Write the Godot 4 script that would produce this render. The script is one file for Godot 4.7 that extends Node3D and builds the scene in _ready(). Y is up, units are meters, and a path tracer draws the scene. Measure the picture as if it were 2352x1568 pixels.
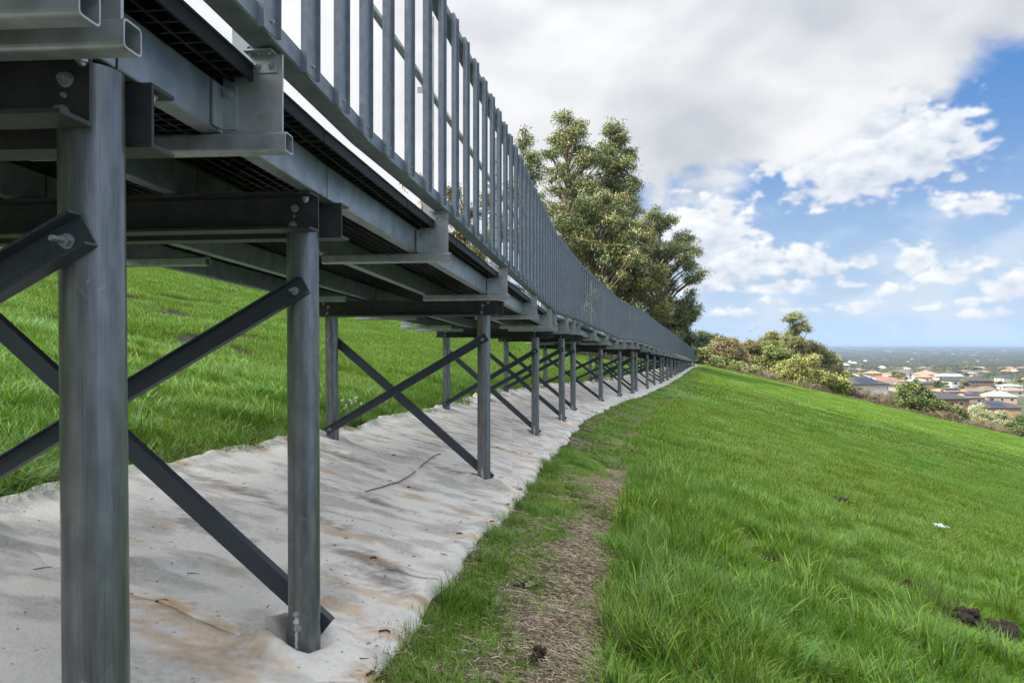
extends Node3D
# A raised steel walkway on braced posts crossing a grassy hillside, gum trees beyond it, a suburb and a plain to the horizon.
# Plan measures were read in photo units; S turns them into metres. d is the distance ahead of the camera (-z), a the distance
# to the right of the walkway's right edge, h the height above the underside of its stringers.
const S := 0.75
const CAM_H := 1.34
const F := 1568.0   # focal length, in pixels of the 2352 px wide photograph in which positions were read

var rng := RandomNumberGenerator.new()
var noise := FastNoiseLite.new()
var noise2 := FastNoiseLite.new()
var mats := {}
var used_names := {}

func _ready() -> void:
	rng.seed = 20241
	noise.seed = 11; noise.noise_type = FastNoiseLite.TYPE_SIMPLEX_SMOOTH; noise.frequency = 1.0; noise.fractal_octaves = 4
	noise2.seed = 77; noise2.noise_type = FastNoiseLite.TYPE_SIMPLEX_SMOOTH; noise2.frequency = 1.0; noise2.fractal_type = FastNoiseLite.FRACTAL_NONE
	setup_camera_and_light()
	make_materials()
	build_ground()
	build_mat()
	build_walkway()
	build_shade_cloud()
	build_grass()
	build_ground_details()
	build_hill_trees()
	build_brow_plants()
	build_town()
	build_far_plain()
	build_birds()

# ------------------------------------------------------------------ camera, sky, sun, exposure
func setup_camera_and_light() -> void:
	var cam := Camera3D.new()
	cam.name = "camera"
	cam.position = Vector3(0, CAM_H, 0)
	cam.rotation = Vector3(0.0022, 0, 0)
	cam.fov = 53.13
	cam.near = 0.05
	cam.far = 60000.0
	cam.current = true
	add_child(cam)
	var sun := DirectionalLight3D.new()
	sun.name = "sun"
	sun.light_energy = 1.6
	sun.light_color = Color(1.0, 0.955, 0.88)
	sun.light_angular_distance = 0.53
	sun.shadow_enabled = true
	sun.look_at_from_position(SUN_DIR * 100.0, Vector3.ZERO, Vector3.UP)
	add_child(sun)
	var env := Environment.new()
	env.background_mode = Environment.BG_SKY
	var sky := Sky.new()
	var pm := PanoramaSkyMaterial.new()
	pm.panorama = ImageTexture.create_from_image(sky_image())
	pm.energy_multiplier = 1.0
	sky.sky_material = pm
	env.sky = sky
	env.tonemap_mode = Environment.TONE_MAPPER_LINEAR
	env.tonemap_exposure = 1.40
	env.sdfgi_enabled = true
	env.ssao_enabled = true
	env.ssil_enabled = true
	env.fog_enabled = true
	env.fog_density = 0.00007
	env.fog_light_color = Color(0.70, 0.83, 1.0)
	var we := WorldEnvironment.new()
	we.name = "environment"
	we.environment = env
	add_child(we)

const SUN_DIR := Vector3(-0.632, 0.733, 0.252)

# direction (azimuth right of -z, elevation; degrees) of a pixel read in the photograph
func az_el(x: float, y: float) -> Vector2:
	var u := (x - 1176.0) / F
	var v := (788.0 - y) / F
	var az := atan(u)
	return Vector2(rad_to_deg(az), rad_to_deg(atan(v * cos(az))))

var cumuli := []
func sky_image() -> Image:
	# fair-weather cumulus: azimuth, elevation of the middle, half width, height above and below it, share of cloud
	for c in [[1625, 548, 110, 86, 85, 1.55], [1690, 605, 130, 58, 60, 1.35], [1855, 602, 82, 46, 40, 1.15], [1760, 615, 70, 42, 36, 1.0], [1920, 615, 45, 30, 30, 0.8],
			[2105, 594, 70, 38, 38, 1.1], [2190, 630, 85, 38, 40, 1.05], [2052, 668, 60, 26, 26, 0.7], [2325, 655, 85, 52, 46, 1.15], [2240, 690, 90, 26, 24, 0.55],
			[2250, 470, 100, 34, 34, 1.05], [2150, 455, 70, 38, 30, 0.5], [1900, 484, 110, 14, 10, 0.42], [2035, 555, 60, 22, 20, 0.3], [1770, 695, 60, 20, 18, 0.6], [1690, 660, 70, 30, 26, 0.6],
			[1960, 655, 90, 22, 20, 0.45], [1850, 712, 130, 18, 16, 0.45], [2120, 712, 140, 18, 16, 0.5],
			[2090, 335, 140, 80, 75, 1.6], [1960, 380, 170, 95, 75, 1.6], [1860, 320, 140, 80, 80, 1.5], [2000, 280, 150, 75, 75, 1.5], [2175, 305, 62, 48, 48, 1.4], [1610, 655, 90, 30, 30, 1.0], [1985, 600, 60, 24, 24, 0.7], [2280, 600, 70, 26, 26, 0.7], [1800, 655, 110, 26, 26, 0.9], [2000, 700, 160, 20, 20, 0.8], [1700, 720, 110, 20, 18, 0.8], [2270, 720, 120, 20, 18, 0.8]]:
		var m := az_el(c[0], c[1])
		var k := rad_to_deg(1.0 / F) * cos(deg_to_rad(m.x))
		cumuli.append([m.x, m.y, c[2] * k * cos(deg_to_rad(m.x)), c[3] * k, c[4] * k, c[5]])
	# the same kinds of cloud carry on all round the sky
	var r := RandomNumberGenerator.new()
	r.seed = 5
	for i in 46:
		var az := r.randf_range(45.0, 318.0)
		if az > 180.0:
			az -= 360.0
		var el := r.randf_range(2.0, 15.0)
		cumuli.append([az, el, r.randf_range(2.0, 6.0), r.randf_range(1.0, 2.6), r.randf_range(0.8, 1.8), r.randf_range(0.5, 1.0)])
	var w := 4096
	var h := 2048
	# coarse over the whole sky, then the same function again at full detail round the view
	var coarse := sky_part(-180.0, 180.0, 0.0, 90.0, 1024, 256)
	coarse.resize(w, h / 2, Image.INTERPOLATE_CUBIC)
	var im := Image.create(w, h, false, Image.FORMAT_RGBF)
	im.fill(Color(0.35, 0.42, 0.5))
	# the panorama's middle column looks along +z
	im.blit_rect(coarse, Rect2i(0, 0, w / 2, h / 2), Vector2i(w / 2, 0))
	im.blit_rect(coarse, Rect2i(w / 2, 0, w / 2, h / 2), Vector2i(0, 0))
	var a0 := -44.0
	var e1 := 33.0
	var cols := int(round(88.0 / 360.0 * w))
	var rows := int(round(e1 / 180.0 * h))
	var x0 := int(round((a0 + 180.0) / 360.0 * w))
	var fine := sky_part(x0 * 360.0 / w - 180.0, (x0 + cols) * 360.0 / w - 180.0, 0.0, rows * 180.0 / h, cols, rows)
	var left := w / 2 - x0
	im.blit_rect(fine, Rect2i(0, 0, left, rows), Vector2i(w - left, h / 2 - rows))
	im.blit_rect(fine, Rect2i(left, 0, cols - left, rows), Vector2i(0, h / 2 - rows))
	return im

func sky_part(az0: float, az1: float, el0: float, el1: float, w: int, h: int) -> Image:
	var data := PackedFloat32Array()
	data.resize(w * h * 3)
	var n1 := FastNoiseLite.new()
	n1.seed = 3; n1.noise_type = FastNoiseLite.TYPE_SIMPLEX_SMOOTH; n1.frequency = 1.0; n1.fractal_octaves = 6; n1.fractal_gain = 0.52
	var n2 := FastNoiseLite.new()
	n2.seed = 9; n2.noise_type = FastNoiseLite.TYPE_SIMPLEX_SMOOTH; n2.frequency = 1.0; n2.fractal_octaves = 3
	var n3 := FastNoiseLite.new()
	n3.seed = 21; n3.noise_type = FastNoiseLite.TYPE_SIMPLEX_SMOOTH; n3.frequency = 1.0; n3.fractal_octaves = 5; n3.fractal_gain = 0.55
	var k := 0
	var to_sun := SUN_DIR.normalized()
	for j in h:
		var el := el1 + (el0 - el1) * (j + 0.5) / h
		var se := sin(deg_to_rad(el))
		var ce := cos(deg_to_rad(el))
		# cloud sheet brightened overhead, above the view, to add light on the foreground
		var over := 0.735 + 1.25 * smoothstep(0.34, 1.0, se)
		var here := []
		for m in cumuli:
			var dy: float = el - m[1]
			if absf(dy / m[3] if dy > 0.0 else dy / m[4]) < 1.7:
				here.append(m)
		for i in w:
			var az := az0 + (az1 - az0) * (i + 0.5) / w
			var ar := deg_to_rad(az)
			var dir := Vector3(sin(ar) * ce, se, -cos(ar) * ce)
			var p := Vector3(dir.x, se * 1.7, dir.z)
			var big := n2.get_noise_3dv(p * 2.3 + Vector3(4, 1, 2))
			var fine := n1.get_noise_3dv(p * 7.0 + Vector3(big, -big, big) * 0.35)
			# clear air
			var q := sqrt(clampf(el / 26.0, 0.0, 1.0))
			var c := Vector3(0.37, 0.50, 0.63).lerp(Vector3(0.036, 0.165, 0.46), smoothstep(0.2, 1.05, q))
			# thin veil low down
			var veil := 0.35 * clampf(1.0 - el / 13.0, 0.0, 1.0) + 0.75 * smoothstep(-0.05, 0.6, fine + big * 0.6) * clampf(1.15 - el / 15.0, 0.0, 1.0)
			c = c.lerp(Vector3(0.49, 0.575, 0.67), clampf(veil, 0.0, 0.85))
			# cumulus
			var best := -9.0
			var lift := 0.0
			var fluff := 0.0
			if not here.is_empty():
				fluff = n3.get_noise_3dv(p * 26.0)
				var puff := 0.9 * absf(n3.get_noise_3dv(p * 17.0 + Vector3(3, 8, 1))) * 2.0 - 0.45
				for m in here:
					var dx: float = (az - m[0]) / m[2]
					if absf(dx) > 1.7:
						continue
					var dy: float = el - m[1]
					dy = dy / m[3] if dy > 0.0 else dy / m[4]
					var s: float = (1.0 - sqrt(dx * dx + dy * dy)) + fluff * 0.75 + puff * 0.55 - (1.0 - m[5]) * 0.7
					if s > best:
						best = s
						lift = dy * 0.75 - dx * 0.25
			var cov := smoothstep(0.0, 0.55, best)
			if cov > 0.0:
				var light := clampf(0.60 + lift * 0.45 + fluff * 0.7 - best * 0.05, 0.0, 1.0)
				c = c.lerp(Vector3(0.44, 0.49, 0.56).lerp(Vector3(0.75, 0.76, 0.775), light), cov * 0.96)
			# the broad sheet of cloud overhead
			var edge := 12.0
			if az < -40.0:
				edge = 5.0 - 4.0 * sin((az + 40.0) * 0.045)
			elif az < 0.0:
				edge = 5.0
			elif az < 12.0:
				edge = 5.0 + 4.8 * az / 12.0
			elif az < 24.0:
				edge = 9.8 + (az - 12.0) * 0.34
			elif az < 37.0:
				edge = 13.9 + (az - 24.0) * 0.345
			else:
				edge = 18.4 + 5.0 * sin((az - 37.0) * 0.05)
			var soft := 2.4 if az > 20.0 else (2.4 + (20.0 - az) * 0.25 if az > 6.0 else 5.9)
			var sd := (el - edge) / soft + fine * 1.3 + big * 0.35
			var cover := smoothstep(-0.25, 0.85, sd)
			if cover > 0.0:
				var g := clampf(0.92 - 0.6 * smoothstep(-0.1, 0.6, n2.get_noise_3dv(p * 2.9 + Vector3(7.3, 0, 0.4))) - 0.020 * clampf(az - 14.0, 0.0, 30.0) * smoothstep(16.0, 26.0, el) + fine * 0.30, 0.0, 1.0)
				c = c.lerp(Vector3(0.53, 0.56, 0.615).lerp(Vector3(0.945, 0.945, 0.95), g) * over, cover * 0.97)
			# sky glow added round the unseen sun, lifting the light on the foreground
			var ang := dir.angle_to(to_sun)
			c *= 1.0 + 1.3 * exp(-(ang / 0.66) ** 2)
			data[k] = c.x
			data[k + 1] = c.y
			data[k + 2] = c.z
			k += 3
	return Image.create_from_data(w, h, false, Image.FORMAT_RGBF, data.to_byte_array())

# ------------------------------------------------------------------ naming helpers
func numbered(n: String) -> String:
	if not used_names.has(n):
		used_names[n] = 0
		return n
	used_names[n] += 1
	return "%s_%03d" % [n, used_names[n]]

func tag(o: Node3D, label: String, category: String, group := "", kind := "") -> Node3D:
	o.set_meta("label", label)
	if category != "":
		o.set_meta("category", category)
	if group != "":
		o.set_meta("group", group)
	if kind != "":
		o.set_meta("kind", kind)
	return o

func thing(called: String, at: Vector3, turn: float, label: String, category: String, group := "") -> Node3D:
	var o := Node3D.new()
	o.name = numbered(called)
	o.position = at
	o.rotation.y = turn
	add_child(o)
	return tag(o, label, category, group)

func part(called: String, mesh: Mesh, parent: Node3D, at := Transform3D()) -> MeshInstance3D:
	var o := MeshInstance3D.new()
	o.name = called if parent != self else numbered(called)
	o.mesh = mesh
	o.transform = at
	parent.add_child(o, true)
	return o

# ------------------------------------------------------------------ mesh builder
class MB:
	var v := PackedVector3Array()
	var n := PackedVector3Array()
	var uv := PackedVector2Array()
	var c := PackedColorArray()
	var idx := PackedInt32Array()
	var col := Color(1, 1, 1)
	var colored := false
	func tri(a: Vector3, b: Vector3, d: Vector3, nn: Vector3) -> void:
		var k := v.size()
		v.append(a); v.append(b); v.append(d)
		n.append(nn); n.append(nn); n.append(nn)
		uv.append(Vector2(a.x, a.z)); uv.append(Vector2(b.x, b.z)); uv.append(Vector2(d.x, d.z))
		if colored:
			c.append(col); c.append(col); c.append(col)
		add_idx(k, k + 1, k + 2, nn)
	func add_idx(i: int, j: int, k: int, nn: Vector3) -> void:
		if (v[j] - v[i]).cross(v[k] - v[i]).dot(nn) > 0.0:
			idx.append(i); idx.append(k); idx.append(j)
		else:
			idx.append(i); idx.append(j); idx.append(k)
	func quad(a: Vector3, b: Vector3, d: Vector3, e: Vector3, nn: Vector3) -> void:
		var k := v.size()
		v.append(a); v.append(b); v.append(d); v.append(e)
		for q in 4:
			n.append(nn)
		var lu := a.distance_to(b)
		var lv := b.distance_to(d)
		uv.append(Vector2(0, 0)); uv.append(Vector2(lu, 0)); uv.append(Vector2(lu, lv)); uv.append(Vector2(0, lv))
		if colored:
			for q in 4:
				c.append(col)
		add_idx(k, k + 1, k + 2, nn)
		add_idx(k, k + 2, k + 3, nn)
	# eight corners: four round the bottom, four above them in the same order
	func hexa(p: Array) -> void:
		var m := Vector3.ZERO
		for q in p:
			m += q
		m /= 8.0
		for f in [[0, 1, 2, 3], [4, 5, 6, 7], [0, 1, 5, 4], [1, 2, 6, 5], [2, 3, 7, 6], [3, 0, 4, 7]]:
			var nn: Vector3 = (p[f[1]] - p[f[0]]).cross(p[f[2]] - p[f[0]])
			if nn.length_squared() < 1e-16:
				nn = (p[f[2]] - p[f[0]]).cross(p[f[3]] - p[f[0]])
			nn = nn.normalized()
			if nn.dot((p[f[0]] + p[f[1]] + p[f[2]] + p[f[3]]) / 4.0 - m) < 0.0:
				nn = -nn
			quad(p[f[0]], p[f[1]], p[f[2]], p[f[3]], nn)
	func box(at: Vector3, size: Vector3, b := Basis()) -> void:
		var h := size * 0.5
		var p := []
		for y in [-1, 1]:
			for q in [[-1, -1], [1, -1], [1, 1], [-1, 1]]:
				p.append(at + b * Vector3(q[0] * h.x, y * h.y, q[1] * h.z))
		hexa(p)
	# a closed outline (x along t.basis.x, y along t.basis.y) drawn out from one frame to another
	func extrude(prof: PackedVector2Array, t0: Transform3D, t1: Transform3D, caps := true) -> void:
		var area := 0.0
		var m := prof.size()
		for i in m:
			area += prof[i].cross(prof[(i + 1) % m])
		var sgn := 1.0 if area > 0.0 else -1.0
		for i in m:
			var p := prof[i]
			var q := prof[(i + 1) % m]
			var e := (q - p).normalized() * sgn
			var nn := (t0.basis.x * e.y - t0.basis.y * e.x).normalized()
			quad(at2(t0, p), at2(t0, q), at2(t1, q), at2(t1, p), nn)
		if caps:
			var tr := Geometry2D.triangulate_polygon(prof)
			var ax := (t1.origin - t0.origin).normalized()
			for i in range(0, tr.size(), 3):
				tri(at2(t0, prof[tr[i]]), at2(t0, prof[tr[i + 1]]), at2(t0, prof[tr[i + 2]]), -ax)
				tri(at2(t1, prof[tr[i]]), at2(t1, prof[tr[i + 1]]), at2(t1, prof[tr[i + 2]]), ax)
	func at2(t: Transform3D, p: Vector2) -> Vector3:
		return t.origin + t.basis.x * p.x + t.basis.y * p.y
	# a hollow tube of rounded rectangular section
	func hollow(outer: PackedVector2Array, inner: PackedVector2Array, t0: Transform3D, t1: Transform3D) -> void:
		extrude(outer, t0, t1, false)
		var m := outer.size()
		var ax := (t1.origin - t0.origin).normalized()
		for i in m:
			var j := (i + 1) % m
			var e := (inner[j] - inner[i]).normalized()
			var nn := -(t0.basis.x * e.y - t0.basis.y * e.x).normalized()
			quad(at2(t0, inner[i]), at2(t0, inner[j]), at2(t1, inner[j]), at2(t1, inner[i]), nn)
			quad(at2(t0, outer[i]), at2(t0, outer[j]), at2(t0, inner[j]), at2(t0, inner[i]), -ax)
			quad(at2(t1, outer[i]), at2(t1, outer[j]), at2(t1, inner[j]), at2(t1, inner[i]), ax)
	# a round limb through points with radii, smooth
	func limb(pts: Array, rad: Array, sides: int, caps := true) -> void:
		var base := v.size()
		var prev := Vector3.RIGHT
		var run := 0.0
		for i in pts.size():
			var dir: Vector3 = (pts[mini(i + 1, pts.size() - 1)] - pts[maxi(i - 1, 0)]).normalized()
			var x := (prev - dir * prev.dot(dir))
			if x.length() < 0.01:
				x = dir.cross(Vector3(0.3, 0.2, 0.9))
			x = x.normalized()
			prev = x
			var y := dir.cross(x)
			if i > 0:
				run += pts[i].distance_to(pts[i - 1])
			for s in sides + 1:
				var a := TAU * s / sides
				var o := x * cos(a) + y * sin(a)
				v.append(pts[i] + o * rad[i])
				n.append(o)
				uv.append(Vector2(float(s) / sides, run))
				if colored:
					c.append(col)
		for i in pts.size() - 1:
			for s in sides:
				var p := base + i * (sides + 1) + s
				var q := p + sides + 1
				var nn := n[p]
				add_idx(p, p + 1, q + 1, nn)
				add_idx(p, q + 1, q, nn)
		if caps:
			for e in [0, pts.size() - 1]:
				var dd: Vector3 = (pts[e] - pts[1 if e == 0 else e - 1]).normalized()
				var st: int = base + e * (sides + 1)
				for s in range(1, sides - 1):
					tri(v[st], v[st + s], v[st + s + 1], dd)
	func mesh(m: Material) -> ArrayMesh:
		var arr := []
		arr.resize(Mesh.ARRAY_MAX)
		arr[Mesh.ARRAY_VERTEX] = v
		arr[Mesh.ARRAY_NORMAL] = n
		arr[Mesh.ARRAY_TEX_UV] = uv
		if colored:
			arr[Mesh.ARRAY_COLOR] = c
		arr[Mesh.ARRAY_INDEX] = idx
		var am := ArrayMesh.new()
		am.add_surface_from_arrays(Mesh.PRIMITIVE_TRIANGLES, arr)
		am.surface_set_material(0, m)
		return am

func rounded(w: float, h: float, r: float, seg := 3) -> PackedVector2Array:
	var p := PackedVector2Array()
	for q in [[1, 1, 0.0], [-1, 1, 0.5], [-1, -1, 1.0], [1, -1, 1.5]]:
		for i in seg + 1:
			var a: float = (q[2] + 0.5 * i / seg) * PI
			p.append(Vector2(q[0] * (w / 2 - r) + r * cos(a), q[1] * (h / 2 - r) + r * sin(a)))
	return p

# ------------------------------------------------------------------ materials
func lin(r: float, g: float, b: float) -> Color:
	return Color(r, g, b).linear_to_srgb()

func noise_tex(freq: float, octaves: int, ramp: Array, type := FastNoiseLite.TYPE_SIMPLEX_SMOOTH, sd := 1, size := 512, as_normal := false, strength := 4.0) -> NoiseTexture2D:
	var f := FastNoiseLite.new()
	f.seed = sd
	f.noise_type = type
	f.frequency = freq
	f.fractal_octaves = octaves
	var t := NoiseTexture2D.new()
	t.width = size
	t.height = size
	t.seamless = true
	t.noise = f
	if as_normal:
		t.as_normal_map = true
		t.bump_strength = strength
	if ramp.size():
		var g := Gradient.new()
		var offs := PackedFloat32Array()
		var cols := PackedColorArray()
		for r in ramp:
			offs.append(r[0])
			cols.append(r[1])
		g.offsets = offs
		g.colors = cols
		t.color_ramp = g
	return t

func grey_ramp(lo: float, hi: float) -> Array:
	return [[0.0, lin(lo, lo, lo)], [1.0, lin(hi, hi, hi)]]

func std(called: String, c: Color, rough: float, metal := 0.0) -> StandardMaterial3D:
	var m := StandardMaterial3D.new()
	m.resource_name = called
	m.albedo_color = c
	m.roughness = rough
	m.metallic = metal
	mats[called] = m
	return m

func tri_map(m: StandardMaterial3D, tex: Texture2D, scale: float, normal: Texture2D = null, nscale := 1.0) -> void:
	m.albedo_texture = tex
	m.uv1_triplanar = true
	m.uv1_world_triplanar = true
	m.uv1_scale = Vector3.ONE * scale
	if normal:
		m.normal_enabled = true
		m.normal_texture = normal
		m.normal_scale = nscale

func make_materials() -> void:
	var mottle := noise_tex(0.02, 5, grey_ramp(0.55, 1.0), FastNoiseLite.TYPE_SIMPLEX_SMOOTH, 4)
	var fine := noise_tex(0.06, 3, grey_ramp(0.7, 1.0), FastNoiseLite.TYPE_SIMPLEX_SMOOTH, 8)
	var rough := noise_tex(0.03, 4, grey_ramp(0.55, 1.0), FastNoiseLite.TYPE_SIMPLEX_SMOOTH, 14)
	# rust blooms on old galvanising
	var galv_tex := noise_tex(0.012, 6, [[0.0, lin(0.62, 0.60, 0.55)], [0.42, lin(0.85, 0.87, 0.88)], [0.72, lin(1, 1, 1)], [0.93, lin(0.80, 0.74, 0.64)], [1.0, lin(0.55, 0.40, 0.25)]], FastNoiseLite.TYPE_SIMPLEX_SMOOTH, 21)
	var m := std("galvanised_steel", lin(0.46, 0.49, 0.505), 0.50, 0.55)
	tri_map(m, galv_tex, 1.4)
	m.roughness_texture = rough
	m = std("stringer_steel", lin(0.40, 0.44, 0.48), 0.46, 0.6)
	tri_map(m, mottle, 0.9)
	m.roughness_texture = rough
	m = std("dark_steel", lin(0.085, 0.087, 0.092), 0.55, 0.45)
	tri_map(m, mottle, 1.3)
	m = std("brace_steel", lin(0.065, 0.080, 0.10), 0.5, 0.35)
	tri_map(m, fine, 2.0)
	m = std("rail_steel", lin(0.235, 0.28, 0.335), 0.48, 0.25)
	tri_map(m, mottle, 1.1)
	m = std("baluster_steel", lin(0.235, 0.28, 0.335), 0.44, 0.3)
	tri_map(m, mottle, 1.7)
	m = std("post_steel", lin(0.37, 0.39, 0.41), 0.5, 0.72)
	m.albedo_texture = ImageTexture.create_from_image(post_image())
	m.roughness_texture = ImageTexture.create_from_image(post_image(true))
	m.uv1_scale = Vector3(1, 0.7, 1)
	m = std("grating_black", lin(0.012, 0.013, 0.014), 0.55, 0.1)
	m = std("deck_cover", lin(0.03, 0.034, 0.036), 0.7, 0.0)
	m = std("stainless", lin(0.62, 0.63, 0.64), 0.16, 1.0)
	m = std("bolt_zinc", lin(0.50, 0.52, 0.54), 0.42, 0.7)
	tri_map(m, fine, 12.0)
	std("paint_white", lin(0.62, 0.64, 0.64), 0.8)
	std("chalk_yellow", lin(0.42, 0.40, 0.10), 0.9)
	std("rust", lin(0.10, 0.032, 0.012), 0.9)
	m = std("bark_pale", lin(0.30, 0.25, 0.20), 0.9)
	tri_map(m, noise_tex(0.01, 4, [[0.0, lin(0.35, 0.27, 0.20)], [0.5, lin(0.75, 0.68, 0.6)], [1.0, lin(1, 0.97, 0.92)]], FastNoiseLite.TYPE_SIMPLEX_SMOOTH, 31), 0.5)
	m = std("bark_dark", lin(0.085, 0.062, 0.045), 0.95)
	tri_map(m, mottle, 0.8)
	# vertex-coloured plants
	for q in [["leaf", 0.5, 0.35], ["grass_blade", 0.5, 0.8], ["dry_leaf", 0.8, 0.25]]:
		m = std(q[0], Color(1, 1, 1), q[1])
		m.vertex_color_use_as_albedo = true
		m.cull_mode = BaseMaterial3D.CULL_DISABLED
		m.backlight_enabled = true
		m.backlight = Color(q[2], q[2], q[2] * 0.8)
	m = std("plain_colour", Color(1, 1, 1), 0.85)
	m.vertex_color_use_as_albedo = true
	m = std("ground_soil", Color(1, 1, 1), 0.95)
	m.vertex_color_use_as_albedo = true
	tri_map(m, noise_tex(0.02, 6, grey_ramp(0.45, 1.0), FastNoiseLite.TYPE_SIMPLEX_SMOOTH, 41, 1024), 0.45, noise_tex(0.03, 6, [], FastNoiseLite.TYPE_SIMPLEX_SMOOTH, 42, 1024, true, 10.0), 1.0)
	m = std("clod", lin(0.045, 0.033, 0.024), 0.95)
	m = std("litter", lin(0.62, 0.66, 0.70), 0.45)

func nbytes(freq: float, oct: int, sd: int, w: int, h: int, type := FastNoiseLite.TYPE_SIMPLEX_SMOOTH) -> PackedByteArray:
	var f := FastNoiseLite.new()
	f.seed = sd
	f.noise_type = type
	f.frequency = freq
	f.fractal_octaves = oct
	var im := f.get_seamless_image(w, h, false, false, 0.1)
	im.convert(Image.FORMAT_L8)
	return im.get_data()

# drawn steel tube: long streaks down it, a fine brushed grain across, a few scratches
func post_image(rough := false) -> Image:
	var w := 512
	var h := 512
	var a := nbytes(0.02, 4, 51, w, 16)
	var b := nbytes(0.05, 3, 52, w, h)
	var c := nbytes(0.02, 5, 53, w, h)
	var d := PackedByteArray()
	d.resize(w * h)
	for y in h:
		var row := 5 * w
		for x in w:
			var s: float = a[row + x] / 255.0
			var g: float = b[((y / 6 + x) % h) * w + ((x * 3) % w)] / 255.0
			var l: float = c[y * w + x] / 255.0
			var q := 0.64 + 0.12 * s + 0.10 * g + 0.16 * (l - 0.5)
			if rough:
				q = 0.95 - 0.35 * s + 0.25 * (g - 0.5)
			d[y * w + x] = int(clampf(q, 0.05, 1.0) * 255.0)
	var im := Image.create_from_data(w, h, false, Image.FORMAT_L8, d)
	if not rough:
		var r := RandomNumberGenerator.new()
		r.seed = 8
		for i in 70:
			var x := r.randf() * w
			var y := r.randf() * h
			var ang := r.randf_range(-0.5, 0.5) + (1.4 if r.randf() < 0.5 else 0.0)
			var val := r.randf_range(0.85, 1.0)
			for s in r.randi_range(8, 46):
				im.set_pixel(posmod(int(x + s * cos(ang)), w), posmod(int(y + s * sin(ang)), h), Color(val, val, val))
	im.convert(Image.FORMAT_RGB8)
	return im

# ------------------------------------------------------------------ plan of the walkway and lie of the land
# joints of the deck in photo units: distance ahead, right edge, height of stringer underside relative to the camera
const JOINTS := [[-6.0, -1.52, 0.98], [-2.0, -1.24, 0.80], [1.78, -1.012, 0.70], [3.32, -0.90, 0.70], [12.6, 0.60, 0.285], [17.2, 1.50, 0.28], [25.5, 3.88, -0.17], [30.0, 5.34, -0.19],
	[45.0, 9.98, -0.80], [47.0, 10.58, -0.80], [54.0, 12.68, -1.12], [55.8, 13.23, -1.12], [68.0, 16.88, -1.62], [69.8, 17.43, -1.62], [82.0, 21.03, -2.10], [83.8, 21.58, -2.10], [96.0, 25.23, -2.60], [97.8, 25.83, -2.60], [104.0, 28.0, -2.78]]

func joint_i(d: float) -> int:
	var q := d / S
	for i in range(JOINTS.size() - 2, -1, -1):
		if q >= JOINTS[i][0]:
			return i
	return 0

func joint_right(i: int) -> Vector3:
	var r := Vector3.ZERO
	for k in [i - 1, i]:
		if k >= 0 and k < JOINTS.size() - 1:
			var t := Vector3(JOINTS[k + 1][1] - JOINTS[k][1], 0, -(JOINTS[k + 1][0] - JOINTS[k][0])).normalized()
			r += Vector3(-t.z, 0, t.x)
	return r.normalized()

# right edge of the walkway, in metres
func edge_x(d: float) -> float:
	if d != edge_d:
		edge_d = d
		var i := joint_i(d)
		var t: float = (d / S - JOINTS[i][0]) / (JOINTS[i + 1][0] - JOINTS[i][0])
		edge_v = lerpf(JOINTS[i][1], JOINTS[i + 1][1], t) * S
	return edge_v

func deck_frame(d: float) -> Transform3D:
	var i := joint_i(d)
	var j0: Array = JOINTS[i]
	var j1: Array = JOINTS[i + 1]
	var t: float = (d / S - j0[0]) / (j1[0] - j0[0])
	var x := joint_right(i).lerp(joint_right(i + 1), t)
	return Transform3D(Basis(x, Vector3.UP, x.cross(Vector3.UP)), Vector3(lerpf(j0[1], j1[1], t) * S, CAM_H + lerpf(j0[2], j1[2], t) * S, -d))

func deck_pos(d: float, a: float, h: float) -> Vector3:
	var f := deck_frame(d)
	return f.origin + f.basis.x * a + Vector3(0, h, 0)

const P_KNOTS := [[-60, -2.6], [-8, -1.38], [0, -1.34], [2.5, -1.3125], [6, -1.3125], [9.75, -1.305], [13.5, -1.14], [17.25, -0.96], [21, -0.81], [27.75, -0.5625], [33.75, -0.315], [45, 0.2625], [77.25, 2.055], [90, 2.80], [95, 2.88], [100, 2.5], [110, 1.4], [125, 1.4], [150, 3.1], [190, 5.9], [250, 9.9], [330, 5.6], [450, -6.75], [600, -19.2], [900, -38.7], [2000, -60.0], [5000, -77.0], [60000, -84.0]]
const C_KNOTS := [[-60, 0.25], [20, 0.25], [32, 0.229], [94, 0.228], [110, 0.226], [150, 0.218], [190, 0.21], [250, 0.206], [330, 0.15], [450, 0.08], [600, 0.035], [900, 0.0], [60000, 0.0]]

func knot(t: Array, d: float) -> float:
	var n := t.size()
	if d <= t[0][0]:
		return t[0][1]
	for i in n - 1:
		if d < t[i + 1][0]:
			var x0: float = t[i][0]
			var x1: float = t[i + 1][0]
			var y0: float = t[i][1]
			var y1: float = t[i + 1][1]
			var s := (y1 - y0) / (x1 - x0)
			var s0 := s
			var s1 := s
			if i > 0:
				var sp: float = (y0 - t[i - 1][1]) / (x0 - t[i - 1][0])
				s0 = 0.0 if sp * s <= 0.0 else 2.0 * sp * s / (sp + s)
			if i < n - 2:
				var sn: float = (t[i + 2][1] - y1) / (t[i + 2][0] - x1)
				s1 = 0.0 if sn * s <= 0.0 else 2.0 * sn * s / (sn + s)
			var q := (d - x0) / (x1 - x0)
			var q2 := q * q
			var q3 := q2 * q
			return y0 * (2 * q3 - 3 * q2 + 1) + (x1 - x0) * s0 * (q3 - 2 * q2 + q) + y1 * (3 * q2 - 2 * q3) + (x1 - x0) * s1 * (q3 - q2)
	return t[n - 1][1]

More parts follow.
